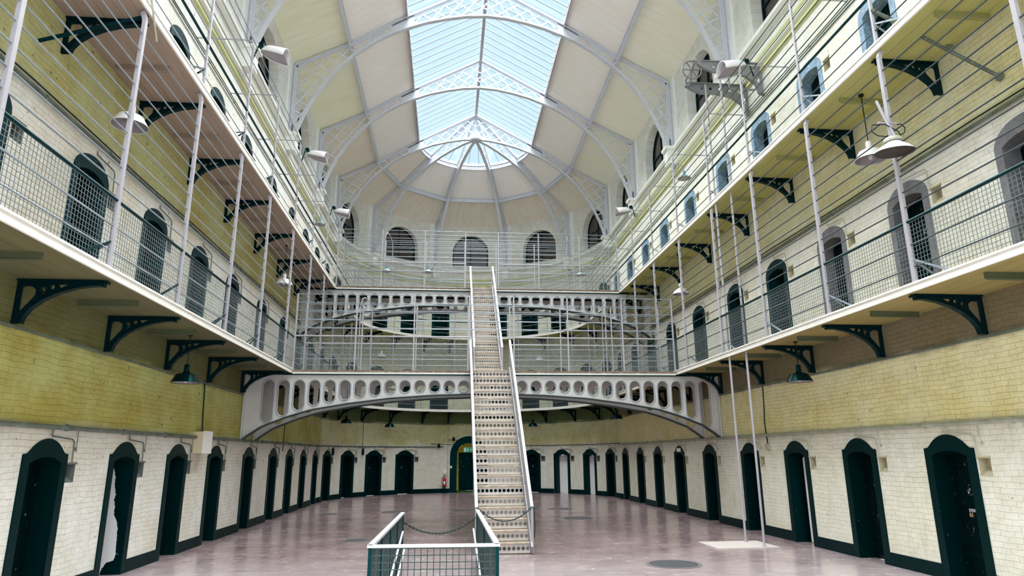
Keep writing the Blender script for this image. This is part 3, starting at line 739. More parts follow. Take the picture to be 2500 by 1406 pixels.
INTR = [(7.24, 13.95), (7.15, 14.3), (6.95, 14.9), (6.62, 15.65), (6.22, 16.3), (5.75, 16.95), (5.2, 17.55), (4.4, 18.2), (3.8, 18.58), (3.2, 18.88), (2.4, 19.2), (1.6, 19.42), (.8, 19.58), (0, 19.64)]
OUTR = [(7.44, 13.95), (7.44, 16.98), (RP, ZP - .10), (RS, ZS - .10), (0, ZR - .14)]
def interp(pts, x, i=0, j=1):
    pts = sorted(pts, key=lambda p: p[i])
    if x <= pts[0][i]: return pts[0][j]
    for a, b in zip(pts, pts[1:]):
        if x <= b[i]:
            t = (x - a[i]) / max(1e-9, b[i] - a[i]); return a[j] + t * (b[j] - a[j])
    return pts[-1][j]
def out_z(r): return interp([p for p in OUTR[1:]], r)
def in_z(r): return interp(INTR, r)
def rib_half(parent, o, d, nrm, lattice_on=True):
    """half rib from centre o outward in direction d; nrm = direction across the rib"""
    def Pq(r, z): return V((o.x, o.y, 0)) + d * r + V((0, 0, z))
    mb = MB()
    for (ra, za), (rb, zb_) in zip(OUTR, OUTR[1:]):
        mb.bar(Pq(ra, za), Pq(rb, zb_), .16, .05, up=nrm.cross(Pq(rb, zb_) - Pq(ra, za)).normalized())
        mb.bar(Pq(ra, za), Pq(rb, zb_), .03, .18, up=nrm.cross(Pq(rb, zb_) - Pq(ra, za)).normalized())
    mb.build('outer_chord', 'ironwhite', parent)
    mb = MB(); pts = INTR; vs = []
    for i, (r, z) in enumerate(pts):
        a = pts[max(0, i - 1)]; b = pts[min(len(pts) - 1, i + 1)]; t = V((b[0] - a[0], b[1] - a[1])).normalized(); nx, nz = -t.y, t.x   # toward outer side
        for w_, q in ((-.09, 0), (.09, 0), (.09, .04), (.018, .04), (.018, .13), (-.018, .13), (-.018, .04), (-.09, .04)):
            vs.append(Pq(r - nx * q * -1 * -1 if False else r + (-nx) * q * -1, z + nz * q) + nrm * w_ if False else Pq(r + (t.y) * q, z + (-t.x) * q) + nrm * w_)
    fs = []
    for i in range(len(pts) - 1):
        for j in range(8): fs.append((i * 8 + j, i * 8 + (j + 1) % 8, (i + 1) * 8 + (j + 1) % 8, (i + 1) * 8 + j))
    mb.add(vs, fs); mb.build('inner_chord', 'ironwhite', parent)
    # lattice: diagonals clipped between intrados and outer chord
    lt = MB(); lc = MB(); web = MB(); up3 = nrm
    def inside(r, z): return 0 <= r <= 7.42 and in_z(r) + .05 < z < out_z(r) - .04 and (z > 13.95)
    def clip(a, b):
        nseg = 160; run = []; res = []
        for i in range(nseg + 1):
            t = i / nseg; r = a[0] + (b[0] - a[0]) * t; z = a[1] + (b[1] - a[1]) * t
            if inside(r, z): run.append((r, z))
            else:
                if len(run) > 3: res.append((run[0], run[-1]))
                run = []
        if len(run) > 3: res.append((run[0], run[-1]))
        return res
    segs = []
    # haunch zone (r>4): diagonals
    for kx in range(-60, 90):
        for s1 in (1, -1):
            c = kx * (.50 if s1 > 0 else .70)
            a = (0, c if s1 > 0 else c + 8); 
            # rotated grid: lines z = c + s*r*slope
            sl = .62 if s1 > 0 else 1.35
            A = (0., c - 6) ; B = (8., c - 6 + 8 * sl) if s1 > 0 else (8., c - 6 - 8 * sl)
            for p, q in clip((A[0], A[1] + 13 if s1 < 0 else A[1] + 8), (B[0], B[1] + 13 if s1 < 0 else B[1] + 8)):
                segs.append((p, q))
    for p, q in segs:
        mid = ((p[0] + q[0]) / 2)
        if math.hypot(p[0] - q[0], p[1] - q[1]) < .06: continue
        if 2.75 < mid < 3.75: continue
        if mid < 4.1 and mid > 3.75: continue
        nv = Pq(q[0], q[1]) - Pq(p[0], p[1])
        (lt if mid > 3.4 else lc).bar(Pq(*p), Pq(*q), .012, .055, up=up3.cross(nv).normalized(), caps=False)
    lt.build('haunch_lattice', 'ironwhite', parent); lc.build('crown_lattice', 'ironwhite', parent)
    # solid web plates and ladder bars beside the skylight edge
    pl = [(r, in_z(r) + .02) for r in (2.95, 3.2, 3.5, 3.8)] + [(r, out_z(r)) for r in (3.8, 3.5, 3.2, 2.95)]
    web.plate([[(a, b) for a, b in pl]], (o.x, o.y, 0), d, EZ, nrm, -.015, .015)
    web.build('web_plate', 'ironwhite', parent); web = MB()
    for r in (4.05, 4.35, 4.65): web.bar(Pq(r, in_z(r)), Pq(r + .12, out_z(r + .12)), .02, .05, up=nrm)
    web.build('ladder_bars', 'ironwhite', parent); web = MB()
    web.plate([[(7.2, 13.95), (7.44, 13.95), (7.44, 14.45), (7.1, 14.45)]], (o.x, o.y, 0), d, EZ, nrm, -.015, .015)
    web.build('foot_gusset', 'ironwhite', parent)
for k in range(7):
    o = V((XC, RIBS[k], 0))
    e = thing('roof_truss', 'pale iron lattice arch across the hall, %s from the curved end' % (['first'] + ORD[1:])[k], 'roof truss', (XC, RIBS[k], 13.95), 0, 'lattice arches under the roof')
    if k == 0:
        rib_half(e, o, V((-1, 0, 0)), V((0, 1, 0))); rib_half(e, o, V((1, 0, 0)), V((0, -1, 0))); first = e
    else:
        for ch in list(first.children):
            c = ch.copy(); COL.objects.link(c); c.parent = e
for j, A in enumerate((36, 72, 108, 144)):
    Ar = math.radians(A); d = V((-math.cos(Ar), math.sin(Ar), 0))
    e = thing('roof_truss', 'pale iron lattice half arch over the curved end, %s from the left' % (['first'] + ORD[1:])[j], 'roof truss', (XC, YC, 13.95), 0, 'radiating half arches of the curved end')
    rib_half(e, V((XC, YC, 0)), d, V((d.y, -d.x, 0)))

# ------------------------------------------------------------------ galleries
def arc_pts(R, z, a0=0, a1=180, n=36): return [apt(a0 + (a1 - a0) * i / n, R, z) for i in range(n + 1)]
def bracket_proto():
    """cast bracket in the local x (out from wall) / z plane, top at z=0"""
    mb = MB(); Lb = 1.18; Hb = .66
    curve = [(Lb, -.075), (Lb * .86, -.085), (.80, -.125), (.58, -.20), (.38, -.31), (.24, -.43), (.16, -.55), (.13, -Hb)]
    out = [(0, 0), (Lb, 0)] + curve + [(0, -Hb)]
    tear = [(.07, -.13), (.10, -.10), (.20, -.10), (.27, -.15), (.27, -.24), (.19, -.35), (.10, -.47), (.07, -.45)]
    holes = [tear[::-1], circ(.37, -.14, .042, 10)[::-1], circ(.49, -.11, .035, 10)[::-1], [(.56, -.07), (.72, -.065), (.60, -.13)], [(.36, -.20), (.42, -.19), (.34, -.26)]]
    mb.plate([out] + holes, (0, 0, 0), EX, EZ, EY, -.02, .02)
    for (a, b) in zip(curve, curve[1:]): mb.bar((a[0], 0, a[1]), (b[0], 0, b[1]), .10, .018, up=(0, 0, 1))
    mb.bar((0, 0, -.012), (Lb, 0, -.012), .10, .024); mb.bar((.012, 0, 0), (.012, 0, -Hb), .12, .024)
    mb.tube([(.34 + .05 * math.cos(t * .6) * (1 - t / 14), 0, -.145 + .05 * math.sin(t * .6) * (1 - t / 14)) for t in range(12)], .008, 5)
    mb.tube([(Lb + .02, 0, -.10), (Lb + .02, 0, -.03)], .03, 8); mb.tube([(Lb + .06, -.05, -.03), (Lb + .06, .05, -.03)], .025, 6)
    o = mb.build('bracket', 'iron'); return o
BR = bracket_proto(); BR_used = False
def put_bracket(P, rz, parent, mat_=None):
    global BR_used
    o = BR if not BR_used else BR.copy()
    if BR_used: COL.objects.link(o)
    BR_used = True
    o.parent = parent; o.location = V(P) - parent_origin(parent); o.rotation_euler = (0, 0, rz)
def mesh_panel(parent, a, b, z0, z1, sp=.072, m_='mesh', r=.003, name='mesh_panel'):
    mb = MB(); a, b = V(a), V(b); L = (b - a).length; d = (b - a) / L
    nrm = V((-d.y, d.x, 0))
    k = max(1, round(L / sp)); h = max(1, round((z1 - z0) / sp))
    for i in range(1, k):
        p = a + d * (L * i / k); mb.bar(p + EZ * z0, p + EZ * z1, 2 * r, 2 * r, up=nrm, caps=False)
    for j in range(h + 1):
        z = z0 + (z1 - z0) * j / h; mb.bar(a + EZ * z, b + EZ * z, 2 * r, 2 * r, caps=False)
    return mb.build(name, m_, parent)
R1Z = [5.13, 5.50, 5.90, 6.15, 6.42, 6.71, 7.0, 7.27, 7.54, 7.83, 8.13, 8.43, 8.73]
R2Z = [9.55, 9.90, 10.27, 10.52, 10.77, 11.05, 11.34, 11.63, 11.92, 12.18]
BRK = [1.8, 4.5, 7.2, 9.95, 12.6, 15.25, 17.9, 20.8, 23.7, 26.5, 29.2, 31.9]
for lv, zb, RZ, gname in ((1, Z1, R1Z, 'lower'), (2, Z2, R2Z, 'upper')):
    dt = zb + .12
    for side in ('left', 'right', 'back'):
        P0 = {'left': (GL, 15, zb), 'right': (GR, 15, zb), 'back': (XC, YC + HW - G, zb)}[side]
        e = thing('gallery_walkway', {'left': '%s gallery walkway along the left wall', 'right': '%s gallery walkway along the right wall', 'back': '%s gallery walkway round the curved end wall'}[side] % gname, 'gallery walkway', P0)
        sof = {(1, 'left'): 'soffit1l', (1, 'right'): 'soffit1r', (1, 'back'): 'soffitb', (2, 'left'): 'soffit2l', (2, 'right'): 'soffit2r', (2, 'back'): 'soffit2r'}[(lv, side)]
        if side != 'back':
            xw, xe = (XL, GL - .02) if side == 'left' else (XR, GR + .02); sg = 1 if side == 'left' else -1
            mb = MB(); x0, x1 = min(xw, xe), max(xw, xe)
            vs = [(x, y, z) for z in (zb + .02, dt - .005) for x, y in ((x0, Y0), (x1, Y0), (x1, YC), (x0, YC))]
            mb.add(vs, [(3, 2, 1, 0), (4, 5, 6, 7), (0, 1, 5, 4), (1, 2, 6, 5), (2, 3, 7, 6), (3, 0, 4, 7)], [(p[0], p[1]) for p in vs])
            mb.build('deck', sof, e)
            mb = MB(); xf = GL if side == 'left' else GR
            mb.box((xf - sg * .01, (Y0 + YC) / 2, zb + .07), (.035, YC - Y0, .14)); mb.box((xf - sg * .04, (Y0 + YC) / 2, dt + .01), (.13, YC - Y0, .03))
            mb.build('edge_board', 'fascia', e)
            for y in BRK: put_bracket((xw, y, zb + .015), 0 if side == 'left' else PI, e)
            for y0_, y1_ in zip(BRK, BRK[1:]):
                mb = MB(); y = (y0_ + y1_) / 2 - .0
                mb.box((xw + sg * .62, y, zb - .03), (.95, .05, .10)); mb.box((xw + sg * .60, y, zb - .08), (.90, .08, .015)); mb.build('joist', 'soffit1l' if lv == 1 else sof, e)
        else:
            mb = MB(); vs = []; nn = 60; uvs = []
            for i in range(nn + 1):
                A = 3 * i
                for R, z in ((HW, zb + .02), (HW - G + .02, zb + .02), (HW - G + .02, dt - .005), (HW, dt - .005)): vs.append(apt(A, R, z)); uvs.append((R, math.radians(A) * 6))
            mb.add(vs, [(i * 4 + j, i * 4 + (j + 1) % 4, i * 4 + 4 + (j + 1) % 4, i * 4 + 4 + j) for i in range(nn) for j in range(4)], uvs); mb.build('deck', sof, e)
            mb = MB(); vs = []
            for i in range(nn + 1):
                A = 3 * i
                for R, z in ((HW - G - .015, zb), (HW - G + .02, zb), (HW - G + .02, zb + .14), (HW - G - .015, zb + .14)): vs.append(apt(A, R, z))
            mb.add(vs, [(i * 4 + j, i * 4 + (j + 1) % 4, i * 4 + 4 + (j + 1) % 4, i * 4 + 4 + j) for i in range(nn) for j in range(4)]); mb.build('edge_board', 'fascia', e)
            for A in (1.5, 18.2, 35, 51.3, 67.5, 80, 100, 112, 128, 144.2, 160.6, 177): put_bracket(apt(A, HW, zb + .015), math.radians(-A), e)
        # ---- cage railing of this gallery
        c = thing('cage_railing', {'left': 'tall barred railing of the %s gallery on the left', 'right': 'tall barred railing of the %s gallery on the right', 'back': 'tall barred railing of the %s gallery round the curved end'}[side] % gname, 'railing', (P0[0], P0[1], dt))
        top = (Z2 - .02) if lv == 1 else 12.2
        hr = R1Z[2] if lv == 1 else R2Z[2]
        if side != 'back':
            x = GL - .03 if side == 'left' else GR + .03; sg = 1 if side == 'left' else -1
            for y in POSTS:
                mb = MB(); mb.tube([(x, y, dt), (x, y, dt + .05)], .055, 8); 
                if lv == 1:
                    mb.bar((x, y, dt), (x, y, top - .12), .055, .075); mb.bar((x, y, top - .14), (x - sg * .05, y, top), .055, .075)
                else:
                    mb.bar((x, y, dt), (x, y, top - .15), .045, .05)
                    mb.tube([(x, y, top - .2), (x - sg * .02, y, top - .06), (x - sg * .12, y, top), (x - sg * (G - .04), y, top)], .018, 6)
                mb.build('post', 'irongrey', c)
                mb = MB(); mb.bar((x, y, dt + .42), (x, y - .75, dt + .02), .018, .03); mb.bar((x, y, dt + .42), (x - sg * .55, y, dt + .02), .018, .03); mb.build('brace', 'raildark' if side == 'left' else 'rail', c)
            for z in RZ:
                if abs(z - hr) < .01:
                    mb = MB(); mb.tube([(x, -1, z), (x, YC, z)], .028, 8); mb.build('handrail', 'raildark', c, smooth=True)
                else:
                    mb = MB(); mb.tube([(x, -1, z), (x, YC, z)], .0125, 6); mb.build('rail', 'rail' if side == 'left' else 'rail_silhouette', c, smooth=True)
            if lv == 1:
                ys = [POSTS[1]] + POSTS[2:] + [YC]
                for a_, b_ in zip(ys, ys[1:]): mesh_panel(c, (x + sg * .0, a_, 0), (x, b_, 0), dt + .03, hr - .03, .072)
        else:
            R = HW - G + .03
            for A in (4, 24, 43, 62, 81, 99, 118, 137, 156, 176):
                mb = MB(); p = apt(A, R); mb.bar(p + EZ * dt, p + EZ * top, .05, .05); mb.build('post', 'irongrey', c)
            for z in RZ:
                h = abs(z - hr) < .01; mb = MB(); mb.tube(arc_pts(R, z, 0, 180, 48), .026 if h else .0125, 6); mb.build('handrail' if h else 'rail', 'raildark' if h else 'rail', c, smooth=True)
            if lv == 1:
                mb = MB(); z0, z1 = dt + .03, hr - .03; k = 260
                for i in range(k + 1): p = apt(180 * i / k, R); mb.bar(p + EZ * z0, p + EZ * z1, .007, .007, up=(1, 0, 0), caps=False)
                for j in range(14):
                    z = z0 + (z1 - z0) * j / 13
                    pp = arc_pts(R, z, 0, 180, 60)
                    for p, q in zip(pp, pp[1:]): mb.bar(p, q, .007, .007, caps=False)
                mb.build('mesh_panel', 'mesh', c)

# ------------------------------------------------------------------ iron footbridges
ARC = [(0, 4.09), (.6, 4.085), (1.75, 4.05), (3.16, 3.95), (4.42, 3.79), (5.54, 3.60), (6.27, 3.38), (6.98, 3.10), (7.42, 2.80), (7.62, 2.62)]
def arc_z(r): return interp(ARC, abs(r))
def bridge(yn, dz, label, rails, name_rail, W=1.42):
    e = thing('footbridge', label, 'footbridge', (XC, yn + W / 2, Z1 + dz))
    for yy, sg in ((yn, -1), (yn + W, 1)):
        rs = [-7.62 + .2 * i for i in range(77)]; rs[-1] = 7.58; rs[0] = -7.58
        low = [(XC + r, arc_z(r) + dz) for r in rs]
        outl = low + [(XC + 7.58, Z1 - .02 + dz), (XC - 7.58, Z1 - .02 + dz)]
        holes = []; rims = MB()
        k0 = -15
        for k in range(-15, 16):
            r = .4665 * k + .12
            if abs(r) > 7.3: continue
            b = min(4.51 - .351, arc_z(abs(r) + .17) + .17)
            h = stadium(XC + r, b + dz, 4.51 + dz, .16); holes.append(h[::-1])
            q = stadium(XC + r, b - .02 + dz, 4.53 + dz, .18)
            rims.tube([(p[0], yy + sg * .02, p[1]) for p in q], .022, 6, closed=True)
        mb = MB(); mb.plate([outl] + holes, (0, yy, 0), EX, EZ, EY, -.015, .015); g = mb.build('girder', 'girder', e)
        rims.build('hole_rims', 'girder', g) if False else None
        ro = rims.build('hole_rims', 'rims', g, smooth=True)
        mb = MB(); vs = []
        for x, z in low:
            for dy, q in ((-.13, 0), (.13, 0), (.13, .03), (-.13, .03)): vs.append((x, yy + dy, z - .015 + q))
        mb.add(vs, [(i * 4 + j, i * 4 + (j + 1) % 4, i * 4 + 4 + (j + 1) % 4, i * 4 + 4 + j) for i in range(len(low) - 1) for j in range(4)] + [(3, 2, 1, 0)])
        mb.build('bottom_flange', 'raildark' if False else 'girderdark', e)
        mb = MB(); mb.box((XC, yy, Z1 - .03 + dz), (2 * HW - .06, .20, .05)); mb.build('top_flange', 'iron', e)
        for xe, s2 in ((XL + .04, 1), (XR - .04, -1)):
            mb = MB(); mb.box((xe, yy, (2.62 + Z1) / 2 + dz), (.05, .22, Z1 - 2.62 - .04)); mb.build('end_plate', 'girder', e)
    mb = MB(); mb.box(((GL + GR) / 2, yn + W / 2, Z1 + .05 + dz), (GR - GL - .08, W + .16, .07)); mb.build('deck', 'tread', e)
    mb = MB(); mb.box(((GL + GR) / 2, yn - .105, Z1 + .085 + dz), (GR - GL - .08, .05, .022)); mb.build('rusty_edge', 'rustedge', e)
    mb = MB(); mb.box(((GL + GR) / 2, yn - .09, Z1 + .0 + dz), (GR - GL - .08, .03, .05)); mb.build('deck_nosing', 'fascia', e)
    # railings both sides, open where the stairs come through
    zt = Z1 + dz; dt = zt + .09
    for yy in (yn - .02, yn + W + .02):
        near = yy < yn
        for i, z in enumerate(rails):
            h = i == 2; mb = MB()
            if i <= 2:
                mb.tube([(GL, yy, z), (.66, yy, z)], .026 if h else .0125, 6); mb.tube([(2.08, yy, z), (GR, yy, z)], .026 if h else .0125, 6)
            else: mb.tube([(GL + .0, yy, z), (GR - .0, yy, z)], .013, 6)
            mb.build('handrail' if h else 'rail', 'irongrey' if h else 'rail', e, smooth=True)
        for x in (GL + .02, -3.0, -1.15, .64, 2.1, 3.9, 5.75, GR - .02):
            mb = MB(); mb.bar((x, yy, dt), (x, yy, rails[-1]), .045, .045); mb.build('post', 'irongrey', e)
        for a_, b_ in ((GL, -3.0), (-3.0, -1.15), (-1.15, .64), (2.1, 3.9), (3.9, 5.75), (5.75, GR)):
            mesh_panel(e, (a_, yy, 0), (b_, yy, 0), dt, rails[2] - .03, .075)
    # hooped stay frames
    for x in (-2.9, 5.2):
        mb = MB(); zt_ = rails[-1]
        mb.tube([(x, yn + .02, dt), (x, yn + .02, zt_ - .35), (x + .05, yn + .12, zt_ - .08), (x + .1, yn + .4, zt_), (x + .15, yn + W - .4, zt_), (x + .2, yn + W - .1, zt_ - .08), (x + .22, yn + W, zt_ - .35), (x + .22, yn + W, dt)], .018, 6)
        mb.build('hoop', 'irongrey', e, smooth=True)
    return e
M['rustedge'] = plain('rusty_brown_edge', (.34, .24, .18), .7, var=.5, vscale=8)
M['rims'] = plain('shaded_rim_paint', (.36, .37, .40), .4)
M['girderdark'] = plain('dark_grey_flange_paint', (.06, .07, .07), .5, var=.3)
bridge(21.2, 0, 'lower arched iron footbridge with oval holes, joining the lower galleries', [5.19, 5.54, 5.93, 6.20, 6.45, 6.76, 7.02, 7.30], 'r')
bridge(27.87, Z2 - Z1, 'upper arched iron footbridge further back, joining the upper galleries', [9.66, 10.03, 10.39, 10.65, 10.9, 11.1, 11.30, 11.5, 11.68, 11.86], 'r')

# ------------------------------------------------------------------ stairs
def stairs(label, y0, z0, y1, z1, xa, xb, N_, foot):
    e = thing('iron_staircase', label, 'staircase', ((xa + xb) / 2, y0, z0))
    rise = (z1 - z0) / N_; run = (y1 - y0) / N_
    d = V((0, y1 - y0, z1 - z0)).normalized(); upn = V((0, -d.z, d.y))
    for x in (xa, xb):
        mb = MB(); mb.bar((x, y0 - .05, z0 + .06), (x, y1, z1 + .02), .05, .30, up=upn); mb.build('stringer', 'irongrey', e)
    for i in range(N_):
        yy = y0 + run * i; zz = z0 + rise * i
        mb = MB(); w = xb - xa - .06; c = (xa + xb) / 2; holes = []; rims = MB()
        nh = 11; sp = w / nh
        for j in range(nh):
            cx = xa + .03 + sp * (j + .5); holes.append(circ(cx, zz + rise * .50, sp * .36, 12)[::-1])
            rims.tube([(p[0], yy - .008, p[1]) for p in circ(cx, zz + rise * .50, sp * .41, 14)], .006, 5, closed=True)
        mb.plate([[(xa + .03, zz + .02), (xb - .03, zz + .02), (xb - .03, zz + rise - .03), (xa + .03, zz + rise - .03)]] + holes, (0, yy, 0), EX, EZ, EY, -.004, .004)
        rr = mb.build('riser', 'riser', e); ro = rims.build('riser_rings', 'irongrey', rr)
        mb = MB(); mb.box((c, yy + run / 2 - .015, zz + rise - .012), (w, run + .05, .028)); mb.build('tread', 'tread', e)
    # handrails: flat top bar, uprights, wire side panels
    for x in (xa - .02, xb + .02):
        a_ = V((x, y0 - .02, z0 + 1.02)); b_ = V((x, y1 + .05, z1 + 1.02))
        mb = MB(); mb.bar(a_, b_, .07, .05, up=upn); mb.build('handrail', 'ironwhite', e)
        mb = MB(); mb.bar(a_ - EZ * .45, b_ - EZ * .45, .03, .03, up=upn); mb.build('mid_rail', 'irongrey', e)
        for t in (0, .25, .5, .75, 1):
            p = a_.lerp(b_, t); mb = MB(); mb.bar(p, p - EZ * 1.0, .05, .05, up=(0, 1, 0)); mb.build('baluster', 'irongrey', e)
        mb = MB(); k = int((b_ - a_).length / .07)
        for i in range(k):
            p = a_.lerp(b_, (i + .5) / k); mb.bar(p - EZ * .03, p - EZ * .92, .007, .007, up=(0, 1, 0), caps=False)
        for j in range(11): mb.bar(a_ - EZ * (.05 + .085 * j), b_ - EZ * (.05 + .085 * j), .007, .007, caps=False)
        mb.build('wire_side', 'mesh', e)
    return e
stairs('steep iron staircase with pierced risers rising from the floor to the lower footbridge', 15.95, 0, 21.2, Z1 + .09, .70, 1.95, 20, True)
stairs('upper iron staircase with pierced risers between the two footbridges', 22.75, Z1 + .09, 27.85, Z2 + .09, .88, 1.82, 18, False)
def chain(label, a, b, sag, n):
    mb = MB(); a, b = V(a), V(b)
    pts = [a.lerp(b, i / n) - EZ * (sag * 4 * (i / n) * (1 - i / n)) for i in range(n + 1)]
    for i, (p, q) in enumerate(zip(pts, pts[1:])):
        c = (p + q) / 2; d = (q - p).normalized(); L = (q - p).length * .68
        s1 = V((0, 1, 0)) if i % 2 else d.cross(V((0, 1, 0))).normalized()
        mb.tube([c + d * (math.cos(t * PI / 4) * L) + s1 * (math.sin(t * PI / 4) * L * .55) for t in range(8)], .0075, 5, closed=True)
    return tag(mb.build('chain', 'chain', smooth=True), label, 'chain')
chain('dark chain hanging across the foot of the staircase', (.70, 15.9, 1.02), (1.97, 15.9, 1.02), .30, 38)
chain('dark chain closing the far side of the mesh railing', (-.93, 14.4, .90), (.62, 14.8, .90), .28, 40)
mb = MB(); mb.tube([(2.02, 15.92, 1.0), (2.03, 15.9, .6), (2.02, 15.9, .35)], .012, 6); mb.tube([(1.98, 15.92, 1.0), (2.12, 15.92, 1.02)], .02, 6)
tag(mb.build('chain_hook', 'chain'), 'loose chain end hanging by the right foot of the staircase', 'chain hook')

# ------------------------------------------------------------------ mesh railing enclosure in front
e = thing('mesh_railing', 'low mesh railing with white top bars standing on the floor in front of the stairs', 'railing', (-.15, 12, 0))
q = [V((-.99, 9.3, 1.05)), V((.67, 9.2, 1.05)), V((.65, 14.8, 1.05)), V((-.90, 14.4, 1.05))]
for a_, b_ in ((q[3], q[0]), (q[0], q[1]), (q[1], q[2])):
    mb = MB(); mb.bar(a_ + (a_ - b_).normalized() * .03, b_ + (b_ - a_).normalized() * .03, .075, .035); mb.build('top_bar', 'ironwhite', e)
    mb = MB(); mb.bar(a_ - EZ * .98, b_ - EZ * .98, .04, .04); mb.build('bottom_bar', 'raildark', e)
    mesh_panel(e, (a_.x, a_.y, 0), (b_.x, b_.y, 0), .07, 1.02, .085, 'meshdark', .0055)
for p in (q[0], q[1], q[2], q[3], q[0].lerp(q[3], .5), q[1].lerp(q[2], .5), q[0].lerp(q[3], .25), q[0].lerp(q[3], .75)):
    mb = MB(); mb.bar((p.x, p.y, 0), (p.x, p.y, 1.03), .045, .045); mb.build('post', 'railgreen', e) if False else mb.build('post', 'raildark', e)
for (a_, b_) in (((-.86, 13.9, .74), (-.86, 9.6, .10)), ((-.82, 13.9, .42), (-.82, 11.3, .05)), ((.55, 14.2, .74), (.55, 9.7, .10))):
    mb = MB(); mb.tube([a_, b_], .02, 8); mb.build('sloping_rail', 'ironwhite', e)

# ------------------------------------------------------------------ pipes on the walls
def wall_path(off, z, y_start=Y0, a1=180):
    pts = [V((XL + off, y_start, z)), V((XL + off, YC, z))] + [apt(3 * i, HW - off, z) for i in range(1, int(a1 // 3))]
    if a1 >= 180: pts += [V((XR - off, YC, z)), V((XR - off, y_start, z))]
    return pts
def seg_y(x, z, ya, yb, wob=0): return [V((x, ya + (yb - ya) * i / 20, z + wob * math.sin(i * 1.7))) for i in range(21)]
def pipe(label, pts, r, m_, name='wall_pipe', base=None):
    e = thing(name, label, 'pipe', pts[0]); mb = MB(); mb.tube(pts, r, 8); mb.build('pipe_run', m_, e, smooth=True)
    mb = MB()
    for a_, b_ in zip(pts, pts[1:]):
        L = (b_ - a_).length; k = max(1, int(L / 1.1))
        for i in range(k):
            p = a_.lerp(b_, (i + .5) / k); d = (b_ - a_).normalized(); mb.tube([p - d * .02, p + d * .02], r * 1.45, 8)
    mb.build('clips', m_, e); return e
pl_ = pipe('thick green grey pipe along the left wall above the ground floor doors', seg_y(XL + .06, 2.68, Y0, YC), .04, 'pipe')
pr_ = pipe('thick pale pipe along the right wall above the ground floor doors', seg_y(XR - .06, 2.68, Y0, YC), .042, 'piper')
pb_ = pipe('thin pipe round the curved end left of the arched doorway', [apt(3 * i, HW - .05, 2.70) for i in range(0, 27)], .03, 'pipe')
pb2 = pipe('thin pipe round the curved end right of the arched doorway', [apt(3 * i, HW - .05, 2.74) for i in range(35, 61)], .022, 'pipe')
def branch_proto(m_):
    mb = MB(); mb.tube([(0, -.05, 2.68), (0, -.05, 2.56), (.03, -.04, 2.54), (.62, -.04, 2.50), (.68, -.04, 2.46), (.70, -.04, 2.12)], .014, 6)
    mb.tube([(.78, -.03, 2.66), (.80, -.03, 2.3)], .007, 5); mb.tube([(.80, -.02, 2.34), (.80, .02, 2.34)], .03, 8)
    return mb.build('branch_conduit', m_, smooth=True)
bp = {'left': branch_proto('pipe'), 'right': branch_proto('conduit'), 'back': branch_proto('pipe')}
bused = set()
for (lv, side, idx), d in list(doors.items()):
    if lv != 0: continue
    par = {'left': pl_, 'right': pr_, 'back': pb_ if (side == 'back' and idx < 90) else pb2}[side]
    o = bp[side] if side not in bused else bp[side].copy()
    if side in bused: COL.objects.link(o)
    bused.add(side); o.parent = par; o.location = d.location - par.location; o.rotation_euler = d.rotation_euler
for lv, zz in ((1, 7.60), (2, 12.05)):
    for side, x, m_ in (('left', XL + .05, 'pipe'), ('right', XR - .05, 'pipe')):
        e = pipe('%s pipe along the %s wall above the %s gallery doors' % ('dark', side, 'lower' if lv == 1 else 'upper'), seg_y(x, zz, Y0, YC), .03 if lv == 1 else .018, m_)
        mb = MB(); s_ = .03 if side == 'left' else -.03
        mb.tube(seg_y(x - s_ * .6, zz + .10, Y0, 31, .015), .012, 5); mb.build('cable', 'iron', e)
        if lv == 1:
            for (l2, s2, idx), d in list(doors.items()):
                if l2 == 1 and s2 == side and idx >= 0:
                    mb = MB(); mb.tube([(0, -.04, 2.62), (.0, -.04, 2.56), (.60, -.04, 2.52), (.66, -.04, 2.47), (.68, -.04, 2.12)], .012, 6)
                    o = mb.build('branch_conduit', 'conduit' if side == 'right' else 'pipe'); o.parent = e; o.location = d.location - e.location; o.rotation_euler = d.rotation_euler
# drop cables
for lab, pts in (('cable dropping down the left wall to the beige box', [(XL + .02, 17.7, 4.1), (XL + .03, 17.74, 3.95), (XL + .02, 17.85, 3.3), (XL + .03, 17.9, 2.85)]),
                 ('cable dropping down the right wall past the pipe', [(XR - .02, 18.0, 4.1), (XR - .03, 18.02, 3.5), (XR - .02, 18.1, 3.0), (XR - .02, 18.03, 2.4)]),
                 ('cable dropping down the wall behind the lower footbridge', [(XL + .02, 26.6, 4.1), (XL + .02, 26.6, 2.4)])):
    mb = MB(); mb.tube(pts, .014, 6); tag(mb.build('drop_cable', 'iron', smooth=True), lab, 'cable')
mb = MB(); mb.tube([apt(36.5, HW - .03, 4.5), apt(36.5, HW - .03, 2.7)], .014, 6); tag(mb.build('drop_cable', 'iron'), 'cable dropping down the curved end wall to a wall fitting', 'cable')
mb = MB(); mb.tube([apt(80.2, HW - .04, 4.6), apt(80.2, HW - .04, .3)], .02, 6); tag(mb.build('down_pipe', 'conduit'), 'pale vertical conduit just left of the arched doorway', 'pipe')
for lab, P in (('round junction box on the right wall under the drop cable', V((XR - .05, 18.0, 2.36))),):
    mb = MB(); mb.lathe([(0, -.05), (.09, -.05), (.09, .05), (0, .05)], P, 14, Matrix.Rotation(PI / 2, 3, 'Y')); tag(mb.build('junction_box', 'conduit'), lab, 'junction box')
for A, lab in ((14.6, 'dark wall fitting at the left end of the curve'), (36.5, 'dark wall fitting between the doors of the curved end')):
    p = apt(A, HW - .08, 2.45); mb = MB(); mb.lathe([(0, -.22), (.06, -.20), (.08, 0), (.05, .16), (0, .18)], p, 12); tag(mb.build('wall_fitting', 'iron'), lab, 'wall fitting')
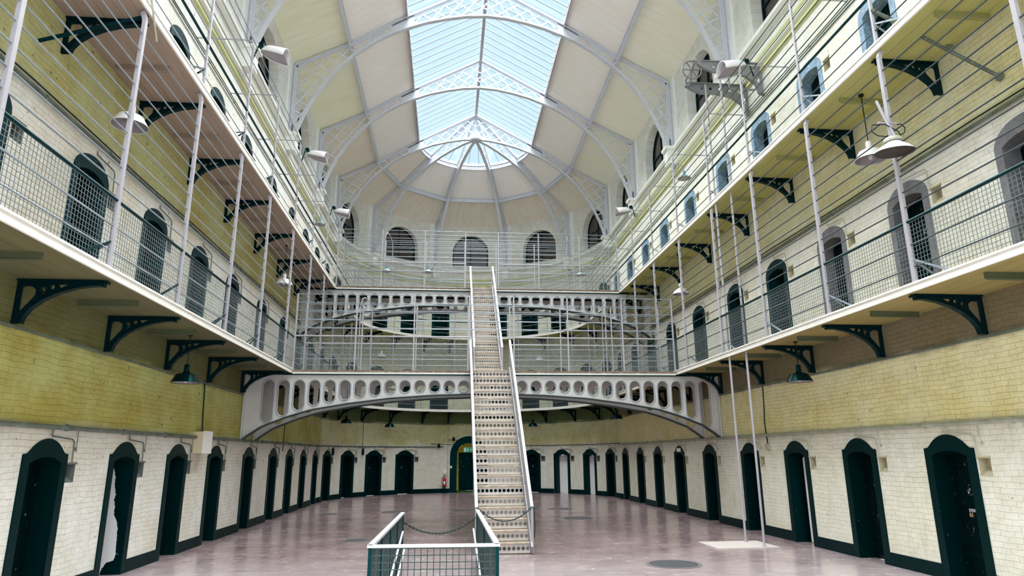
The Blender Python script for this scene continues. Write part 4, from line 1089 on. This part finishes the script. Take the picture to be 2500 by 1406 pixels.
# beige box with white lid
e = thing('wall_cabinet', 'beige wall cabinet with white front between the third and fourth left doors', 'cabinet', (XL + .13, 17.85, 2.27))
mb = MB(); mb.box((XL + .12, 17.72, 2.55), (.24, .60, .53)); mb.build('cabinet_body', 'box', e)
mb = MB(); mb.box((XL + .25, 17.72, 2.56), (.02, .61, .55)); mb.build('cabinet_lid', 'boxw', e)

# ------------------------------------------------------------------ lamps
def lamp_proto(shade_m, r, under='shadegrey'):
    e = thing('hanging_lamp', None, 'hanging lamp')
    mb = MB(); t = .006
    prof = [(.04, .32), (.055, .30), (.06, .16), (.09, .13), (.20, .10), (r * .80, .04), (r, -.06), (r + .008, -.075), (r - .004, -.075)]
    mb.lathe(prof, (0, 0, 0), 32); sh = mb.build('shade', shade_m, e, smooth=True)
    mb = MB(); mb.lathe([(0, .10), (.19, .085), (r * .79, .028), (r - .01, -.066)], (0, 0, 0), 32); mb.build('shade_lining', under, sh, smooth=True)
    mb = MB(); mb.lathe([(0, .03), (.04, .02), (.045, -.02), (.03, -.06), (0, -.07)], (0, 0, 0), 14); mb.build('bulb', 'shadew', e, smooth=True)
    return e
def rod(L):
    mb = MB(); mb.tube([(0, 0, .31), (0, 0, L)], .009, 6); mb.lathe([(0, 0), (.05, 0), (.05, -.03), (0, -.03)], (0, 0, L), 12); return mb
lamps = {}
def lamp(key, P, L, label, group, shade_m='shade', r=.29, scale=1):
    kk = (shade_m, r)
    if kk not in lamps: lamps[kk] = lamp_proto(shade_m, r); o = lamps[kk]
    else: 
        o = copy_tree(lamps[kk], P, 0)
        for ch in list(o.children):
            if ch.name.startswith('rod'): bpy.data.objects.remove(ch)
    o.location = P; o['label'] = label; o['group'] = group
    rb = rod(L).build('rod', 'iron'); rb.parent = o
    return o
g1 = 'pendant lamps under the lower gallery'; g2 = 'pendant lamps under the upper gallery'
lamp(1, (XL + .75, 14.56, 3.80), .95, 'dark green pendant lamp under the lower gallery on the left', g1)
lamp(2, (XR - .75, 14.66, 3.88), .87, 'dark green pendant lamp under the lower gallery on the right', g1)
lamp(3, apt(47.0, HW - .75, 3.88), .87, 'dark green pendant lamp under the curved lower gallery, left of the arched doorway', g1)
lamp(4, apt(123.5, HW - .75, 3.92), .83, 'dark green pendant lamp under the curved lower gallery, right of the staircase', g1)
lamp(5, apt(14.0, HW - .75, 3.95), .80, 'dark green pendant lamp behind the left haunch of the lower footbridge', g1)
lamp(6, (XR - .8, 31.6, 3.92), .83, 'dark green pendant lamp behind the right haunch of the lower footbridge', g1)
lamp(7, (XL + .75, 10.86, 7.82), 1.34, 'pale pendant lamp under the upper gallery on the left, nearest the camera', g2, 'shadew')
lamp(8, (XL + .75, 21.9, 7.84), 1.32, 'pale pendant lamp under the upper gallery on the left, near the lower footbridge', g2, 'shadew')
lamp(9, (XR - .75, 11.1, 7.82), 1.34, 'pale pendant lamp under the upper gallery on the right, behind the rusty dish lamp', g2, 'shadew')
lamp(10, (XR - .75, 21.96, 7.76), 1.40, 'pale pendant lamp under the upper gallery on the right, near the lower footbridge', g2, 'shadew')
lamp(11, apt(40, HW - .75, 7.85), 1.3, 'pale pendant lamp under the curved upper gallery on the left', g2, 'shadew')
lamp(12, apt(128, HW - .75, 7.85), 1.3, 'pale pendant lamp under the curved upper gallery on the right', g2, 'shadew')
# gooseneck lamps over the upper level
def goose(P, sx, label):
    e = thing('gooseneck_lamp', label, 'lamp', P)
    P = V(P); mb = MB(); mb.tube([P + V((0, 0, -.9)), P + V((0, 0, 0)), P + V((sx * .08, 0, .18)), P + V((sx * .26, 0, .22)), P + V((sx * .38, 0, .12)), P + V((sx * .40, 0, -.02))], .016, 6); mb.build('neck', 'irongrey', e, smooth=True)
    mb = MB(); c = P + V((sx * .40, 0, -.30)); mb.lathe([(.03, .28), (.05, .26), (.055, .12), (.09, .10), (.22, .0), (.23, -.02)], c, 24); mb.build('shade', 'lampblue', e, smooth=True)
    mb = MB(); mb.lathe([(0, .06), (.1, .06), (.215, -.015)], c, 24); mb.build('shade_lining', 'shadegrey', e, smooth=True)
M['lampblue'] = plain('blue_grey_enamel', (.22, .36, .40), .35)
goose((GR + .05, 20.3, 11.7), 1, 'small blue grey gooseneck lamp above the upper gallery rail on the right')
goose((GL - .05, 26.0, 11.7), -1, 'small blue grey gooseneck lamp above the upper gallery rail on the left')
goose((-2.4, 27.95, 10.3), -1, 'small gooseneck lamp on the left part of the upper footbridge')
goose((6.2, 27.95, 10.3), -1, 'small gooseneck lamp on the right part of the upper footbridge')
goose((-.6, 27.95, 10.3), -1, 'small gooseneck lamp near the middle of the upper footbridge')
# shell floodlights
def flood(P, ang, tilt, label, s=1.0, rng=0):
    e = thing('floodlight', label, 'floodlight', P); P = V(P)
    R = Matrix.Rotation(ang, 3, 'Z') @ Matrix.Rotation(tilt, 3, 'Y')
    n = 20; mb = MB(); vs = []
    prof = [(0, .02), (.03, .10), (.10, .19), (.20, .25), (.34, .28), (.50, .30), (.66, .31)]
    for x, r in prof:
        for j in range(n + 1):
            t = -.12 * PI + (1.24 * PI) * j / n
            vs.append(P + R @ V((x * s, r * s * math.cos(t), r * s * .72 * math.sin(t))))
    m1 = n + 1
    mb.add(vs, [(i * m1 + j, i * m1 + j + 1, (i + 1) * m1 + j + 1, (i + 1) * m1 + j) for i in range(len(prof) - 1) for j in range(n)])
    o = mb.build('hood', 'shadew', e, smooth=True); md = o.modifiers.new('s', 'SOLIDIFY'); md.thickness = .015
    mb = MB(); out = [(x * s, r * s * .97) for x, r in prof] + [(x * s, -r * s * .97) for x, r in prof[::-1]]
    mb.plate([out], P + R @ V((0, 0, -.02 * s)), R @ EX, R @ EY, R @ EZ, -.01, .01); mb.build('reflector', 'shadegrey', e)
    mb = MB(); mb.tube([P + R @ V((.08, 0, .12)), P + R @ V((-.10, 0, .22)), P + R @ V((-.12, 0, -.3))], .02, 6); mb.box(P + R @ V((-.04, 0, .16)), (.12, .12, .12)); mb.build('yoke', 'iron', e)
flood((-5.02, 15.6, 12.45), 0.05, .25, 'white shell floodlight on the upper left gallery rail, nearest the camera')
flood((7.95, 15.2, 12.42), PI - .05, .2, 'white shell floodlight on the upper right gallery rail, beside the hoist', 1.1)
flood((-5.10, 27.4, 12.5), 0.05, .2, 'white shell floodlight on the upper left gallery rail, further back')
flood((7.75, 26.2, 12.45), PI, .2, 'white shell floodlight on the upper right gallery rail, further back')
flood((-5.10, 21.8, 12.5), 0.05, .2, 'white shell floodlight on the upper left gallery rail, middle one')
# rusty dish lamp on the right railing post
e = thing('dish_lamp', 'white dish lamp with rusty underside clamped to a post of the right cage railing', 'lamp', (7.33, 9.4, 7.05))
c = V((7.33, 9.38, 7.05)); R = Matrix.Rotation(.10, 3, 'X')
mb = MB(); mb.lathe([(.11, .17), (.12, .15), (.24, .07), (.305, .0), (.31, -.01)], c, 32, R); mb.build('dish', 'shadew', e, smooth=True)
mb = MB(); mb.lathe([(0, -.006), (.305, -.012)], c, 32, R); mb.build('dish_underside', 'rusty', e)
mb = MB(); mb.lathe([(0, .24), (.13, .24), (.15, .20), (.15, .17), (0, .17)], c, 20); mb.build('collar', 'conduit', e)
mb = MB(); mb.tube([c + V((.06, 0, .25)), c + V((.02, .1, .6)), c + V((-.03, .2, 1.05))], .025, 8); mb.tube([c + V((-.14, .1, .58)), c + V((.2, .1, .58))], .018, 6); mb.build('stem', 'irongrey', e)
mb = MB(); mb.tube([c + V((-.05, 0, .27)), c + V((-.25, 0, .28)), c + V((-.36, 0, .36)), c + V((-.33, 0, .47)), c + V((-.1, 0, .5)), c + V((.03, .05, .48)), c + V((.13, 0, .38)), c + V((.16, 0, .27))], .008, 6)
mb.tube([c + V((.12, 0, .5)), c + V((.2, 0, .52)), c + V((.26, 0, .45)), c + V((.23, 0, .36)), c + V((.13, 0, .3))], .008, 6); mb.build('cable', 'iron', e, smooth=True)

# ------------------------------------------------------------------ hoist on the right wall, and its two tall poles
e = thing('hoist', 'grey cast iron hoist brackets with spoked wheel high on the right wall', 'hoist', (XR, 16.65, 12.6))
for yy, zt, x0 in ((16.15, 13.18, 6.98), (17.1, 13.05, 6.95)):
    mb = MB(); top = zt; xw = XR - .02
    low = [(xw, top - 1.0), (xw - .14, top - .95), (xw - .22, top - .65), (xw - .50, top - .42), (xw - 1.0, top - .32), (xw - 1.5, top - .33), (xw - 1.75, top - .22), (x0, top - .10)]
    outl = [(xw, top), (x0 + .12, top), (x0, top + .06)] + low[::-1][0:]
    holes = [circ(xw - .25, top - .22, .07, 10), circ(xw - .55, top - .19, .06, 10), circ(xw - .85, top - .16, .055, 10), circ(xw - 1.15, top - .16, .055, 10), circ(xw - 1.42, top - .16, .05, 10), circ(xw - .12, top - .5, .05, 10, .12)]
    mb.plate([outl] + holes, (0, yy, 0), EX, EZ, EY, -.02, .02)
    for a_, b_ in zip(low, low[1:]): mb.bar((a_[0], yy, a_[1]), (b_[0], yy, b_[1]), .10, .025)
    mb.bar((x0 + .1, yy, top), (xw, yy, top), .12, .03); mb.build('bracket_arm', 'hoist', e)
mb = MB(); c = V((6.97, 16.55, 13.15)); r = .29
mb.tube([c + V((math.cos(t * PI / 14) * r, 0, math.sin(t * PI / 14) * r)) for t in range(28)], .024, 8, closed=True)
for t in range(6): mb.bar(c, c + V((math.cos(t * PI / 3) * r, 0, math.sin(t * PI / 3) * r)), .025, .03, up=(0, 1, 0))
mb.tube([c - V((0, .05, 0)), c + V((0, .05, 0))], .05, 10); mb.build('spoked_wheel', 'hoist', e, smooth=True)
mb = MB(); mb.tube([(6.97, 16.15, 13.2), (6.97, 17.1, 13.12)], .025, 8); mb.build('axle', 'hoist', e); mb = MB(); mb.tube([(7.06, 16.15, 13.14), (7.02, 16.4, 13.42), (6.97, 16.53, 13.15)], .022, 6); mb.tube([(7.0, 17.1, 12.95), (7.0, 16.8, 12.86), (6.97, 16.57, 13.12)], .022, 6)
mb.build('wheel_links', 'hoist', e); mb = MB(); mb.tube([(7.85, 16.1, 13.1), (7.85, 16.1, 12.3), (8.6, 16.1, 12.3)], .03, 6); mb.build('hanging_stay', 'hoist', e)
for lab, x, y in (('tall thin grey pole from the floor slab up to the hoist, left one', 7.56, 17.05), ('tall thin grey pole from the floor slab up to the hoist, right one', 7.61, 16.14)):
    mb = MB(); mb.tube([(x, y, 0.0), (x, y, 13.0)], .03, 10); mb.lathe([(.05, 0), (.05, .05), (.03, .06)], (x, y, 0), 12); tag(mb.build('tall_pole', 'irongrey', smooth=True), lab, 'pole')
# struts fixed to the gallery posts near the camera
mb = MB(); mb.tube([(GR + .02, 9.62, 9.98), (8.0, 9.3, 9.3), (XR - .03, 8.72, 8.12)], .032, 8); mb.lathe([(0, -.02), (.07, -.02), (.07, .02), (0, .02)], (XR - .04, 8.72, 8.12), 12, Matrix.Rotation(PI / 2, 3, 'Y'))
mb.bar((GR + .02, 9.62, 9.98), (XR - .1, 9.4, 9.10), .05, .03)
tag(mb.build('support_strut', 'pipe'), 'grey strut from a right railing post down to the right wall', 'strut')
mb = MB(); mb.tube([(-6.9 + .65, 9.3, 8.3), (GL - .05, 9.75, 9.15)], .03, 8); tag(mb.build('support_strut', 'iron'), 'dark strut under the upper gallery on the left', 'strut')
mb = MB(); mb.tube([(GL + .1, 9.0, 10.0), (GL + .02, 10.0, 8.85)], .016, 6); tag(mb.build('hanging_rod', 'conduit'), 'thin pale rod hanging at the upper left gallery edge', 'rod')

# ------------------------------------------------------------------ things on the floor
mb = MB(); mb.box((7.15, 16.6, .012), (1.55, 1.25, .03)); tag(mb.build('floor_slab', 'slab'), 'pale square slab let into the floor under the tall poles', 'slab')
for i, (x, y, r, lab) in enumerate(((4.65, 14.05, .57, 'large round iron cover in the floor, nearest the camera on the right'), (-2.4, 19.0, .36, 'small round iron cover in the floor left of the staircase'),
        (4.65, 24.3, .55, 'round iron cover under the lower footbridge on the right'), (4.70, 28.5, .52, 'round iron cover far back on the right'), (-2.06, 28.1, .56, 'round iron cover far back left of the staircase'),
        (-4.6, 27.6, .38, 'round iron cover far back near the left wall'), (.6, 28.3, .45, 'round iron cover far back behind the staircase'))):
    e = thing('manhole_cover', lab, 'manhole cover', (x, y, 0), 0, 'round covers in the floor')
    mb = MB(); mb.lathe([(0, .008), (r * .86, .008), (r * .86, -.01)], (x, y, 0), 36); mb.build('cover_plate', 'drain', e)
    mb = MB(); mb.lathe([(r * .87, -.01), (r * .87, .012), (r, .012), (r, -.01)], (x, y, 0), 36); mb.build('rim', 'drainrim', e)
P = V((-.17, 41.45, 0))
e = thing('fire_extinguisher', 'red fire extinguisher on a stand against the end wall beside the arched doorway', 'fire extinguisher', P)
mb = MB(); mb.lathe([(0, .38), (.10, .38), (.115, .40), (.115, .80), (.09, .88), (.04, .92), (0, .93)], P, 20); mb.build('cylinder', 'red', e, smooth=True)
mb = MB(); mb.lathe([(0, .93), (.03, .93), (.03, .98), (0, .98)], P, 10); mb.bar(P + V((0, 0, .98)), P + V((.12, -.03, 1.03)), .02, .02); mb.tube([P + V((-.03, 0, .96)), P + V((-.16, -.02, .86)), P + V((-.18, -.02, .6)), P + V((-.12, -.04, .42))], .014, 6); mb.build('valve_and_hose', 'iron', e)
mb = MB(); mb.box(P + V((0, -.118, .60)), (.10, .01, .16)); mb.build('label_plate', 'signw', e)
mb = MB(); mb.box(P + V((0, 0, .19)), (.08, .08, .36)); mb.box(P + V((0, 0, .01)), (.34, .30, .02)); mb.box(P + V((0, 0, .365)), (.24, .24, .02)); mb.build('stand', 'iron', e)
mb = MB(); mb.box(P + V((.02, .13, 1.25)), (.16, .01, .24)); tag(mb.build('wall_notice', 'signw'), 'small white notice on the wall above the red fire extinguisher', 'notice')

# ------------------------------------------------------------------ light
w = bpy.data.worlds.new('sky'); sc.world = w; w.use_nodes = True
bg = w.node_tree.nodes['Background']; bg.inputs[0].default_value = (.66, .87, 1.0, 1); bg.inputs[1].default_value = .48
def sun(name, energy, rot, ang, col):
    l = bpy.data.lights.new(name, 'SUN'); l.energy = energy; l.angle = math.radians(ang); l.color = col
    o = bpy.data.objects.new(name, l); COL.objects.link(o); o.rotation_euler = rot; return o
sun('high_hazy_sun', 13.5, (math.radians(-8), math.radians(0), 0), 100, (1, .98, .93))
sun('fill_from_behind', 1.2, (math.radians(62), 0, 0), 90, (1, .99, .96))  # added fill light, shining in through the open rear behind the camera

sc.view_settings.view_transform = 'Standard'; sc.view_settings.look = 'None'; sc.view_settings.gamma = 1
sc.view_settings.use_curve_mapping = False; sc.view_settings.exposure = 1.2
cy = sc.cycles
cy.max_bounces = 8; cy.diffuse_bounces = 6; cy.glossy_bounces = 3; cy.transparent_max_bounces = 12; cy.sample_clamp_indirect = 8
cy.use_denoising = True; cy.caustics_reflective = False; cy.caustics_refractive = False
